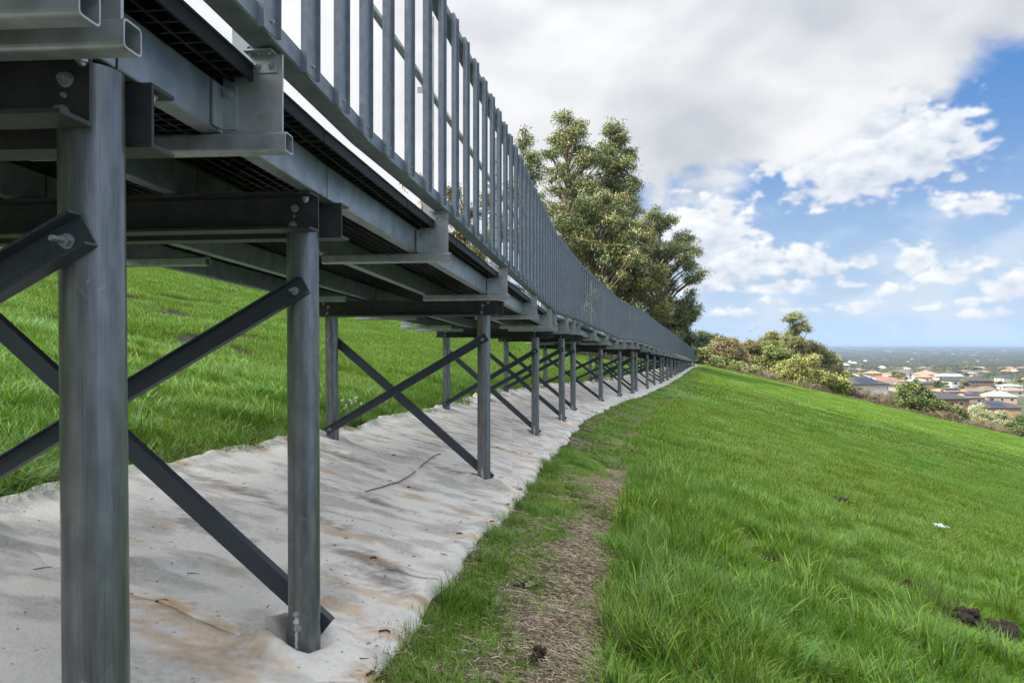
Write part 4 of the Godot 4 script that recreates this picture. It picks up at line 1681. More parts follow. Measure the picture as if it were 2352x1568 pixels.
	for i in 25:
		var t := i / 24.0
		var x := lerpf(-1.02, -0.66, t) + 0.05 * sin(t * 5.0)
		var q := lerpf(4.75, 6.75, t)
		posts_here.clear()
		cp.append(Vector3(x, land(x, q) + mat_height(x, q, lateral(x, q)) + 0.006, -q))
		cr.append(0.0042)
	cord.limb(cp, cr, 7)
	tag(part("cord", cord.mesh(flat(lin(0.10, 0.098, 0.095), 0.8)), self), "thin dark cord lying loose across the matting", "cord")
	# white flowers by the uphill hem
	flower_clump(Vector2(-1.72, 7.1))
	# dead grass tuft by the uphill hem
	for q in [[-3.25, 4.95], [-1.95, 6.5]]:
		var b := MB.new()
		b.colored = true
		for i in 60:
			var v := r.randf_range(0.6, 1.3)
			blade(b, Vector3(r.randfn(0, 0.05), 0, r.randfn(0, 0.04)), r.randf() * TAU, r.randf_range(0.06, 0.16), 0.003, r.randf_range(0.6, 1.4), 0.5, Color(0.30 * v, 0.22 * v, 0.11 * v))
		var t := part("dry_grass_tuft", b.mesh(mats["dry_leaf"]), self)
		t.position = Vector3(q[0], ground_y(q[0], q[1]) + 0.02, -q[1])
		tag(t, "tan dead grass tuft at the uphill hem of the matting", "grass tuft", "dead tufts at the uphill hem")

func scrap(at: Vector2, l: float, w: float, label: String, lift: float) -> void:
	var r := RandomNumberGenerator.new()
	r.seed = int(l * 10000)
	var b := MB.new()
	var n := 7
	for j in n:
		for i in n:
			b.v.append(Vector3((i / (n - 1.0) - 0.5) * l * 2.0, r.randf_range(-0.25, 0.35) * w, (j / (n - 1.0) - 0.5) * w * 2.0))
			b.n.append(Vector3(r.randfn(0, 0.4), 1, r.randfn(0, 0.4)).normalized())
			b.uv.append(Vector2(i, j))
	for j in n - 1:
		for i in n - 1:
			var k := j * n + i
			b.add_idx(k, k + 1, k + n + 1, Vector3.UP)
			b.add_idx(k, k + n + 1, k + n, Vector3.UP)
	var o := part("litter_scrap", b.mesh(mats["litter"]), self)
	o.position = Vector3(at.x, ground_y(at.x, at.y) + lift, -at.y)
	o.rotation = Vector3(0.25, 0.5 if l > 0.05 else 1.1, -0.2)
	tag(o, label, "litter")

func flower_clump(at: Vector2) -> void:
	var r := RandomNumberGenerator.new()
	r.seed = 12
	var root := thing("white_flower_clump", Vector3(at.x, ground_y(at.x, at.y), -at.y), 0.0, "clump of small white bell flowers in the uphill grass", "flowers")
	var leaves := MB.new()
	leaves.colored = true
	for i in 50:
		var v := r.randf_range(0.7, 1.2)
		blade(leaves, Vector3(r.randfn(0, 0.07), 0, r.randfn(0, 0.05)), r.randf() * TAU, r.randf_range(0.12, 0.24), 0.009, r.randf_range(0.1, 0.5), 0.6, Color(0.07 * v, 0.18 * v, 0.03 * v))
	part("leaves", leaves.mesh(mats["grass_blade"]), root)
	var fm := MB.new()
	fm.colored = true
	fm.col = Color(0.80, 0.82, 0.78)
	for i in 6:
		var a := TAU * i / 6
		var o := Vector3(cos(a), 0, sin(a))
		fm.quad(Vector3.ZERO, o * 0.010 + Vector3(0, -0.008, 0) + o.cross(Vector3.UP) * 0.006, o * 0.012 + Vector3(0, -0.024, 0), o * 0.010 + Vector3(0, -0.008, 0) - o.cross(Vector3.UP) * 0.006, (o + Vector3.UP * 0.3).normalized())
	var fmesh := fm.mesh(mats["leaf"])
	for i in 16:
		part("flower", fmesh, root, Transform3D(Basis.from_euler(Vector3(r.randfn(0, 0.4), r.randf() * TAU, r.randfn(0, 0.4))), Vector3(r.randfn(0, 0.085), r.randf_range(0.20, 0.33), r.randfn(0, 0.05))))

# ------------------------------------------------------------------ trees and shrubs
# pixel of the photograph and distance -> a point in the place
func at_px(x: float, y: float, d: float) -> Vector3:
	return Vector3((x - 1176.0) / F * d, CAM_H + (788.0 - y) / F * d, -d)

var sprays := {}

# a spray of narrow hanging leaves (gum), of small upright leaves (shrub), needles or bare twigs, in one tone
func spray(kind: String, v: int, tone: Color) -> ArrayMesh:
	var key := "%s%d%s" % [kind, v, tone.to_html()]
	if sprays.has(key):
		return sprays[key]
	var r := RandomNumberGenerator.new()
	r.seed = hash(kind) + v
	var b := MB.new()
	b.colored = true
	for i in (14 if kind == "twig" else 26):
		var q := Vector3(r.randfn(0, 0.25), r.randfn(0, 0.21), r.randfn(0, 0.25))
		var s := r.randf_range(0.6, 1.4)
		b.col = Color(tone.r * s, tone.g * s * r.randf_range(0.94, 1.06), tone.b * s * r.randf_range(0.8, 1.2))
		var yaw := r.randf() * TAU
		var l := 0.30
		var w := 0.105
		var dir := Vector3(sin(yaw) * 0.8, -r.randf_range(0.1, 1.2), cos(yaw) * 0.8).normalized()
		if kind == "shrub":
			l = 0.22
			w = 0.15
			dir = Vector3(sin(yaw), r.randf_range(-0.5, 0.8), cos(yaw)).normalized()
		elif kind == "needle":
			l = 0.36
			w = 0.075
			dir = Vector3(sin(yaw), r.randf_range(0.0, 1.0), cos(yaw)).normalized()
		elif kind == "twig":
			l = 0.62
			w = 0.040
			dir = Vector3(sin(yaw) * 0.6, r.randf_range(0.1, 1.0), cos(yaw) * 0.6).normalized()
		var side := dir.cross(Vector3(r.randfn(0, 1), r.randfn(0, 1), r.randfn(0, 1))).normalized() * w * 0.5
		var nn := dir.cross(side).normalized()
		if nn.y < 0:
			nn = -nn
		var nrm := (nn + q.normalized() * 0.8 + Vector3.UP * 0.3).normalized()
		b.tri(q + side, q + dir * l, q - side, nrm)
	sprays[key] = b.mesh(mats["leaf" if kind != "twig" else "dry_leaf"])
	return sprays[key]

var leaf_tris := 0

# crown: list of clumps [centre (from the base), radius]
func make_crown(root: Node3D, clumps: Array, kind: String, cols: Array, per_m3: float, size: float, r: RandomNumberGenerator) -> void:
	var st := SurfaceTool.new()
	st.begin(Mesh.PRIMITIVE_TRIANGLES)
	for c in clumps:
		var rad: float = c[1]
		var n := int(clampf(per_m3 * rad * rad * rad * 4.2, 5, 260))
		var tone := [0.9, 1.0, 1.1][r.randi() % 3] as float
		var pick := r.randi()
		for i in n:
			# thick in the middle, feathering out
			var q := Vector3(r.randfn(0, 0.50), r.randfn(0, 0.30), r.randfn(0, 0.50)) * rad
			if q.length() > rad * 1.25:
				q *= 0.7
			q.y -= 0.12 * (q.x * q.x + q.z * q.z) / rad
			var s := size * r.randf_range(0.7, 1.3)
			var base: Color = cols[(pick if r.randf() < 0.4 else r.randi()) % cols.size()]
			var t := tone * (1.0 if r.randf() < 0.6 else 1.18)
			st.append_from(spray(kind, r.randi() % 3, Color(base.r * t, base.g * t, base.b * t)), 0, Transform3D(Basis.from_euler(Vector3(r.randfn(0, 0.3), r.randf() * TAU, r.randfn(0, 0.3))).scaled(Vector3.ONE * s), c[0] + q))
		leaf_tris += n * 26
	var am := st.commit()
	am.surface_set_material(0, mats["leaf" if kind != "twig" else "dry_leaf"])
	part("crown" if kind != "twig" else "twigs", am, root)

# trunk and limbs that reach up to the clumps
func make_wood(root: Node3D, top: Vector3, r0: float, clumps: Array, mat: String, r: RandomNumberGenerator, lean := Vector3.ZERO, stems := 1) -> void:
	var b := MB.new()
	var trunks := []
	for s in stems:
		var foot := Vector3(r.randfn(0, 0.25), -0.3, r.randfn(0, 0.25)) * (0.0 if stems == 1 else 1.0) + Vector3(0, -0.3, 0)
		var tip := top * r.randf_range(0.86, 1.0) + (Vector3(r.randfn(0, 1), 0, r.randfn(0, 1)) * top.y * 0.12 if stems > 1 else Vector3.ZERO)
		var pts := []
		var rad := []
		var n := 8
		for i in n + 1:
			var t := float(i) / n
			var w := Vector3(noise.get_noise_2d(t * 2.0, s * 9.0 + r0 * 99.0), 0, noise.get_noise_2d(t * 2.0 + 40.0, s * 9.0 + r0 * 99.0)) * top.y * 0.05 * t
			pts.append(foot.lerp(tip, t) + lean * t * t * top.y + w)
			rad.append(r0 * (1.0 - 0.86 * t) * (1.0 if stems == 1 else 0.6) + (r0 * 0.35 * exp(-t * 22.0)))
		b.limb(pts, rad, 9, false)
		trunks.append(pts)
	for c in clumps:
		var pts: Array = trunks[r.randi() % stems]
		var cc: Vector3 = c[0]
		var want := clampf((cc.y - Vector2(cc.x - pts[4].x, cc.z - pts[4].z).length() * r.randf_range(0.7, 1.1) - c[1] * 0.4) / top.y, 0.22, 0.93)
		var fi := want * (pts.size() - 1)
		var i0 := int(fi)
		var st: Vector3 = pts[i0].lerp(pts[mini(i0 + 1, pts.size() - 1)], fi - i0)
		var len := st.distance_to(cc)
		var midp := st.lerp(cc, 0.5) + Vector3(r.randfn(0, 0.05), 0.10, r.randfn(0, 0.05)) * len
		var rr := minf(r0 * (1.0 - 0.8 * want) * 0.75, 0.018 + 0.026 * len)
		b.limb([st, midp, cc], [rr, rr * 0.7, rr * 0.3], 5, false)
		for k in 3:
			var e: Vector3 = cc + Vector3(r.randfn(0, 1), r.randf_range(-0.2, 0.7), r.randfn(0, 1)).normalized() * c[1] * 0.8
			b.limb([midp.lerp(cc, 0.7), cc.lerp(e, 0.5) + Vector3(0, 0.08 * c[1], 0), e], [rr * 0.4, rr * 0.3, rr * 0.1], 4, false)
	part("trunk", b.mesh(mats[mat]), root)

# clumps gathered in pads at the ends of limbs, within a crown given as [height share, radius] pairs
func crown_clumps(h: float, prof: Array, n: int, rad: float, r: RandomNumberGenerator, skew := Vector3.ZERO, per := 6) -> Array:
	var out := []
	var pads := maxi(3, int(round(float(n) / per)))
	var turn := r.randf() * TAU
	for p in pads:
		var t := (p + r.randf_range(0.2, 0.8)) / pads
		t = lerpf(prof[0][0], prof[prof.size() - 1][0], t)
		var pr := 0.0
		for k in prof.size() - 1:
			if t >= prof[k][0] and t <= prof[k + 1][0]:
				pr = lerpf(prof[k][1], prof[k + 1][1], (t - prof[k][0]) / (prof[k + 1][0] - prof[k][0]))
		turn += 2.4 + r.randf_range(-0.5, 0.5)
		var q := pr * r.randf_range(0.45, 0.95)
		var mid := Vector3(cos(turn) * q, t * h, sin(turn) * q) + skew * t * t * h
		var pad := maxf(rad * 0.95, pr * 0.50) * r.randf_range(0.8, 1.15)
		for k in per:
			var s := rad * r.randf_range(0.5, 1.2)
			if pr < rad * 1.2:
				s *= 0.8
			out.append([mid + Vector3(r.randfn(0, 0.55) * pad, r.randfn(0, 0.30) * pad, r.randfn(0, 0.55) * pad), s])
	return out

const GUM := [Color(0.214, 0.246, 0.089), Color(0.254, 0.257, 0.099), Color(0.173, 0.226, 0.102), Color(0.244, 0.226, 0.082), Color(0.194, 0.268, 0.117)]
const GUM_BROWN := [Color(0.205, 0.172, 0.072), Color(0.225, 0.192, 0.082), Color(0.175, 0.165, 0.072), Color(0.190, 0.150, 0.064)]
const OLIVE := [Color(0.220, 0.231, 0.083), Color(0.273, 0.261, 0.106), Color(0.178, 0.199, 0.083)]
const GREEN := [Color(0.168, 0.224, 0.061), Color(0.224, 0.267, 0.068), Color(0.134, 0.182, 0.057)]
const DARK := [Color(0.074, 0.126, 0.047), Color(0.105, 0.160, 0.050), Color(0.062, 0.101, 0.043)]
const WATTLE := [Color(0.275, 0.296, 0.083), Color(0.323, 0.330, 0.110), Color(0.220, 0.248, 0.076)]
const LIME := [Color(0.217, 0.310, 0.030), Color(0.269, 0.352, 0.041), Color(0.166, 0.248, 0.030)]
const BROWN := [Color(0.215, 0.180, 0.125), Color(0.175, 0.150, 0.105), Color(0.245, 0.210, 0.145)]
const BLOSSOM := [Color(0.360, 0.396, 0.180), Color(0.432, 0.444, 0.276), Color(0.264, 0.312, 0.114), Color(0.504, 0.504, 0.384)]
const PINE := [Color(0.056, 0.094, 0.041), Color(0.074, 0.121, 0.047), Color(0.090, 0.133, 0.053)]

func plant(called: String, label: String, category: String, px: float, top_px: float, d: float, half_px: float, kind: String, cols: Array, o := {}) -> Node3D:
	var r := RandomNumberGenerator.new()
	r.seed = int(px * 13.0 + top_px * 7.0 + d)
	var t := at_px(px, top_px, d)
	var base := Vector3(t.x, ground_y(t.x, d), t.z)
	var h := maxf(t.y - base.y, 0.8)
	var rad := half_px / F * d
	var root := thing(called, base, 0.0, label, category, o.get("group", ""))
	var low: float = o.get("low", 0.25)
	var prof: Array = o.get("prof", [[low, 0.55], [low + (1.0 - low) * 0.35, 1.0], [low + (1.0 - low) * 0.7, 0.85], [1.0, 0.2]])
	var pr := []
	for q in prof:
		pr.append([q[0], q[1] * rad])
	var n: int = o.get("n", 26)
	var cr: float = o.get("clump", clampf(rad * 0.42, 0.35, 2.2))
	var cl := crown_clumps(h - cr * 0.4, pr, n, cr, r, o.get("skew", Vector3.ZERO), o.get("per", 6 if kind == "gum" else 3))
	var extra: Array = o.get("extra", [])
	for e in extra:
		cl.append([at_px(e[0], e[1], d + e[3]) - base, e[2]])
	make_wood(root, Vector3(0, h * o.get("trunk_top", 0.93), 0), o.get("r0", clampf(h * 0.016, 0.05, 0.32)), cl, o.get("bark", "bark_dark"), r, o.get("skew", Vector3.ZERO), o.get("stems", 1))
	make_crown(root, cl, kind, cols, o.get("dense", 9.0), o.get("leaf", 1.0), r)
	return root

func build_hill_trees() -> void:
	var gum := {"bark": "bark_pale", "n": 60, "low": 0.22, "clump": 0.86, "dense": 8.0, "leaf": 0.78}
	var tall := gum.merged({"prof": [[0.25, 1.0], [0.45, 1.05], [0.62, 0.85], [0.75, 0.9], [0.88, 0.62], [1.0, 0.10]], "n": 150, "r0": 0.30}, true)
	plant("gum_tree", "tallest slender gum tree with a pointed crown behind the walkway", "tree", 1312, 258, 66, 66, "gum", GUM, tall)
	plant("gum_tree", "tall gum tree with a rounded twin crown behind the walkway", "tree", 1412, 276, 69, 82, "gum", GUM, tall.merged({"n": 160, "prof": [[0.25, 0.8], [0.42, 1.05], [0.58, 1.0], [0.72, 0.55], [0.84, 0.62], [1.0, 0.15]]}, true))
	plant("gum_tree", "broad bushy gum tree filling the gap between the two tallest trees", "tree", 1365, 440, 61, 112, "gum", GUM, gum.merged({"n": 160, "low": 0.12, "clump": 0.85, "prof": [[0.12, 0.8], [0.4, 1.0], [0.75, 0.8], [1.0, 0.3]]}, true))
	plant("gum_tree", "spreading gum tree whose long right limbs reach over the railing", "tree", 1515, 480, 74, 78, "gum", GUM, gum.merged({"n": 115, "low": 0.15, "prof": [[0.15, 0.7], [0.4, 1.0], [0.7, 0.9], [1.0, 0.35]], "extra": [[1578, 545, 1.1, 0], [1592, 575, 0.9, 0.5], [1570, 600, 1.1, -0.5], [1585, 705, 1.2, 0], [1596, 715, 0.8, 0.4], [1572, 720, 1.1, 0], [1562, 545, 0.9, 0.2], [1583, 640, 0.8, 0]]}, true))
	plant("gum_tree", "yellowish gum tree standing left of the spreading one", "tree", 1448, 500, 64, 80, "gum", [Color(0.22, 0.215, 0.060), Color(0.24, 0.22, 0.062), Color(0.18, 0.19, 0.060)], gum.merged({"n": 100, "low": 0.1, "clump": 0.8}, true))
	plant("dark_tree", "low dark green tree at the foot of the spreading gum", "tree", 1556, 690, 76, 34, "shrub", DARK, {"n": 34, "low": 0.1, "clump": 0.8, "dense": 16.0})
	plant("gum_tree", "thin gum tree rising just above the railing at its highest", "tree", 1206, 298, 58, 42, "gum", GUM, gum.merged({"n": 50, "prof": [[0.3, 0.8], [0.6, 1.0], [0.8, 0.85], [1.0, 0.2]]}, true))
	plant("gum_tree", "small gum tree seen through the railing bars", "tree", 1060, 420, 52, 52, "gum", GUM_BROWN, gum.merged({"n": 38, "clump": 0.8}, true))
	plant("gum_tree", "small round-headed gum tree seen through the nearer railing bars", "tree", 968, 372, 52, 26, "gum", OLIVE, gum.merged({"n": 16, "clump": 0.7, "low": 0.55}, true))
	plant("gum_tree", "leafy gum tree seen through the bars beside the tall post", "tree", 1132, 440, 56, 44, "gum", OLIVE, gum.merged({"n": 44, "clump": 0.85, "low": 0.1}, true))
	plant("gum_tree", "leaning gum tree with bare pale trunk behind the bars", "tree", 1010, 470, 60, 40, "gum", GUM_BROWN, gum.merged({"n": 26, "clump": 0.8, "low": 0.3}, true))
	# dry bushes on the uphill side, seen between the posts
	var i := 0
	for q in [[1322, 812, 44], [1352, 806, 46], [1384, 806, 47], [1412, 803, 49], [1440, 803, 52], [1462, 806, 55], [1484, 805, 58], [1505, 805, 62], [1290, 816, 43], [1262, 812, 45], [1228, 806, 47]]:
		plant("dry_bush", "leafless brown bush uphill of the walkway, seen between its posts", "bush", q[0], q[1] - 22, q[2], 26, "twig", BROWN, {"group": "brown bushes uphill of the walkway", "n": 10, "low": 0.1, "clump": 0.5, "dense": 26.0, "leaf": 0.9, "stems": 3})
		i += 1

# positions read in a part of the photograph whose scale was 5.47 from (1700, 760)
func bx(x: float) -> float:
	return (1700.0 + x / 5.47) * 0.91875
func by(y: float) -> float:
	return (760.0 + y / 5.47) * 0.91875

func build_brow_plants() -> void:
	var q := 0.91875 / 5.47
	var gum := {"bark": "bark_pale", "n": 70, "low": 0.25, "clump": 0.95, "dense": 7.5, "leaf": 0.95}
	plant("gum_tree", "bronze-leaved gum tree nearest the far end of the walkway", "tree", bx(640), by(445), 106, 250 * q, "gum", GUM_BROWN, gum.merged({"n": 95, "prof": [[0.22, 0.8], [0.45, 1.0], [0.75, 0.75], [1.0, 0.3]]}, true))
	plant("gum_tree", "olive-brown gum tree with a long flat crown below the brow", "tree", bx(960), by(505), 112, 245 * q, "gum", OLIVE + GUM_BROWN, gum.merged({"n": 95}, true))
	plant("gum_tree", "round olive gum tree rising above its neighbours below the brow", "tree", bx(1262), by(365), 124, 160 * q, "gum", OLIVE, gum.merged({"low": 0.45, "n": 60}, true))
	plant("gum_tree", "tall open gum tree standing well above the others below the brow", "tree", bx(1575), by(138), 116, 140 * q, "gum", GUM, gum.merged({"n": 52, "clump": 0.85, "prof": [[0.30, 1.1], [0.5, 1.0], [0.62, 0.85], [0.74, 0.95], [0.84, 0.35], [0.92, 0.55], [1.0, 0.35]], "r0": 0.28, "extra": [[bx(1680), by(240), 0.7, 0], [bx(1760), by(360), 0.4, 0], [bx(1690), by(310), 0.9, 0.5], [bx(1560), by(170), 1.1, 0], [bx(1620), by(160), 0.9, 0.4], [bx(1500), by(200), 0.7, 0]]}, true))
	plant("gum_tree", "rusty olive gum tree right of the tall open gum", "tree", bx(1820), by(480), 120, 235 * q, "gum", OLIVE + GUM_BROWN, gum.merged({"n": 100, "low": 0.1}, true))
	plant("gum_tree", "bright green young gum tree with brown trunks below the brow", "tree", bx(1290), by(502), 104, 150 * q, "gum", GREEN, gum.merged({"n": 40, "bark": "bark_dark", "stems": 3, "low": 0.3}, true))
	plant("gum_tree", "dark olive gum tree leaning over the nearest rooftop", "tree", bx(2010), by(650), 118, 130 * q, "gum", OLIVE + DARK, gum.merged({"n": 40, "low": 0.1}, true))
	plant("wattle_bush", "large rounded yellow-green wattle bush at the brow of the slope", "bush", bx(1620), by(755), 100, 325 * q, "shrub", WATTLE, {"n": 120, "low": 0.08, "clump": 0.85, "dense": 16.0, "stems": 4, "prof": [[0.06, 0.85], [0.4, 1.0], [0.75, 0.8], [1.0, 0.25]]})
	plant("wattle_bush", "smaller yellow-green wattle bush beside the large one", "bush", bx(1995), by(938), 100, 100 * q, "shrub", WATTLE, {"n": 34, "low": 0.05, "clump": 0.6, "dense": 16.0, "stems": 3})
	plant("lime_bush", "vivid lime green bush at the brow of the slope", "bush", bx(2120), by(1035), 99, 125 * q, "shrub", LIME, {"n": 46, "low": 0.04, "clump": 0.55, "dense": 20.0, "stems": 3})
	plant("green_bush", "low mid-green bush at the foot of the bronze gum", "bush", bx(560), by(765), 99, 175 * q, "shrub", GREEN, {"n": 44, "low": 0.05, "clump": 0.75, "dense": 14.0, "stems": 3})
	plant("grey_bush", "dull green small tree between the low bush and the brown trunks", "bush", bx(900), by(795), 101, 130 * q, "gum", OLIVE, {"n": 30, "low": 0.2, "clump": 0.7, "dense": 12.0, "stems": 2})
	plant("green_bush", "rounded bush touching the far end of the walkway", "bush", bx(270), by(608), 96, 85 * q, "shrub", GREEN + OLIVE, {"n": 40, "low": 0.05, "clump": 0.7, "dense": 15.0, "stems": 2})
	var fill := [[760, 490, 170, 116, "olive gum tree closing the gap beside the bronze gum"], [1120, 500, 170, 118, "muted olive gum tree between the flat crown and the young gum"], [1440, 480, 170, 122, "olive gum tree at the foot of the tall open gum"], [1700, 500, 170, 124, "brown-olive gum tree behind the large wattle bush"], [1930, 560, 140, 126, "dull olive gum tree at the right end of the tree group"], [480, 640, 120, 112, "small olive gum tree left of the bronze gum"], [2080, 700, 110, 122, "low olive gum tree beside the nearest rooftop"]]
	for e in fill:
		plant("gum_tree", e[4], "tree", bx(e[0]), by(e[1]), e[3], e[2] * q, "gum", OLIVE, gum.merged({"n": 76, "low": 0.06}, true))
	for e in [[2245, 1115, 150, 99], [1640, 1075, 110, 97], [1180, 905, 110, 99], [1780, 1110, 90, 97], [1900, 1120, 80, 97], [420, 760, 90, 99]]:
		plant("dry_bush", "bare twiggy brown bush along the brow of the slope", "bush", bx(e[0]), by(e[1]), e[3], e[2] * q, "twig", BROWN, {"group": "twiggy brown bushes along the brow", "n": 22, "low": 0.02, "clump": 0.65, "dense": 20.0, "stems": 4})
	# farther right, read in another enlargement (scale 4.704 from 2060, 840)
	var k := 0.91875 / 4.704
	plant("dark_tree", "dark green spreading tree alone at the brow before the rooftops", "tree", hx(1050), hy(550), 100, 250 * k, "shrub", DARK + GREEN, {"n": 66, "low": 0.10, "clump": 0.85, "dense": 13.0, "stems": 2, "prof": [[0.06, 0.8], [0.25, 1.0], [0.55, 0.75], [0.8, 0.5], [1.0, 0.25]]})
	plant("hedge_bush", "long olive hedge bush right of the dark spreading tree", "bush", hx(1400), hy(785), 104, 150 * k, "shrub", OLIVE, {"n": 50, "low": 0.03, "clump": 0.7, "dense": 15.0, "stems": 4})
	plant("hedge_bush", "dense olive-green bush between the hedge and the blossom tree", "bush", hx(1570), hy(815), 103, 85 * k, "shrub", OLIVE + GREEN, {"n": 36, "low": 0.03, "clump": 0.6, "dense": 17.0, "stems": 3})
	plant("blossom_tree", "pale blossoming tree at the brow before the dark roof", "tree", hx(1820), hy(808), 104, 165 * k, "shrub", BLOSSOM, {"n": 46, "low": 0.08, "clump": 0.62, "dense": 12.0, "stems": 3, "leaf": 0.8})
	plant("blossom_tree", "smaller pale blossoming tree beside the first blossom tree", "tree", hx(2070), hy(855), 102, 105 * k, "shrub", BLOSSOM, {"n": 30, "low": 0.08, "clump": 0.55, "dense": 11.0, "stems": 3, "leaf": 0.8})
	plant("dark_bush", "dark olive bush below the smaller blossom tree", "bush", hx(2200), hy(1032), 98, 75 * k, "shrub", DARK + OLIVE, {"n": 30, "low": 0.03, "clump": 0.5, "dense": 18.0, "stems": 3})
	plant("dark_conifer", "dark conifer at the brow beside the dark olive bush", "tree", hx(2335), hy(945), 100, 65 * k, "needle", DARK, {"n": 34, "low": 0.03, "clump": 0.5, "dense": 20.0, "prof": [[0.03, 1.0], [0.5, 0.7], [1.0, 0.1]]})
	for e in [[250, 565, 150, 101], [430, 640, 90, 100], [640, 660, 110, 101], [740, 700, 90, 100], [1340, 865, 85, 98], [1500, 940, 70, 97], [1440, 900, 60, 97], [1750, 1010, 80, 96], [1900, 1040, 70, 96], [2030, 1075, 70, 96]]:
		plant("dry_bush", "bare twiggy brown bush along the brow of the slope", "bush", hx(e[0]), hy(e[1]), e[3], e[2] * k, "twig", BROWN, {"group": "twiggy brown bushes along the brow", "n": 22, "low": 0.02, "clump": 0.6, "dense": 18.0, "stems": 4})
	# tan dead grass along the fence line
	var r := RandomNumberGenerator.new()
	r.seed = 4141
	var meshes := []
	for i in 3:
		var b := MB.new()
		b.colored = true
		for j in 150:
			var v := r.randf_range(0.6, 1.25)
			blade(b, Vector3(r.randfn(0, 0.4), -0.05, r.randfn(0, 0.4)), r.randf() * TAU, r.randf_range(0.35, 0.95), 0.018, absf(r.randfn(0.15, 0.2)), 0.5, Color(0.30 * v, 0.235 * v, 0.135 * v))
		meshes.append(b.mesh(mats["dry_leaf"]))
	var lists := [[], [], []]
	for i in 2600:
		var d := r.randf_range(95.0, 122.0)
		var x := r.randf_range(0.30, 0.95) * d
		lists[i % 3].append([seat(x, d, r.randf() * TAU, r.randf_range(0.8, 1.4), r.randf_range(0.6, 1.2)), Color(1, 1, 1) * r.randf_range(0.8, 1.15)])
	scatter("dead_grass", "tall tan dead grass along the brow of the slope", meshes, lists)
	# pine plantation on the far rise
	var n := 0
	for e in [[10, 470], [45, 430], [80, 445], [105, 400], [140, 415], [180, 392], [215, 430], [265, 408], [300, 396], [335, 420], [370, 418], [405, 440], [440, 432], [475, 448], [510, 445], [545, 470], [60, 520], [160, 500], [240, 495], [330, 500], [420, 510], [500, 520]]:
		plant("pine_tree", "dark pine in the plantation beyond the end of the walkway", "tree", bx(e[0]), by(e[1]), 205 + (n % 4) * 6, 48 * q, "needle", PINE, {"group": "pines beyond the end of the walkway", "n": 26, "low": 0.05, "clump": 1.2, "dense": 4.5, "leaf": 1.9, "prof": [[0.05, 1.0], [0.5, 0.75], [1.0, 0.08]]})
		n += 1

func hx(x: float) -> float:
	return (2060.0 + x / 4.704) * 0.91875
func hy(y: float) -> float:
	return (840.0 + y / 4.704) * 0.91875

# ------------------------------------------------------------------ the suburb below
func ray_land(px: float, py: float) -> Vector3:
	# where the line of sight through that pixel meets the land beyond the brow
	var u := (px - 1176.0) / F
	var v := (788.0 - py) / F
	var d := 135.0
	while d < 6000.0:
		if CAM_H + v * d < land(u * d, d):
			break
		d *= 1.006
	return Vector3(u * d, land(u * d, d), -d)

func flat(c: Color, r := 0.85, metal := 0.0) -> StandardMaterial3D:
	var key := "flat_%s_%.2f" % [c.to_html(), r]
	if mats.has(key):
		return mats[key]
	var m := std(key, c, r, metal)
	return m

func mesh_of(b: MB, m: Material) -> ArrayMesh:
	return b.mesh(m)

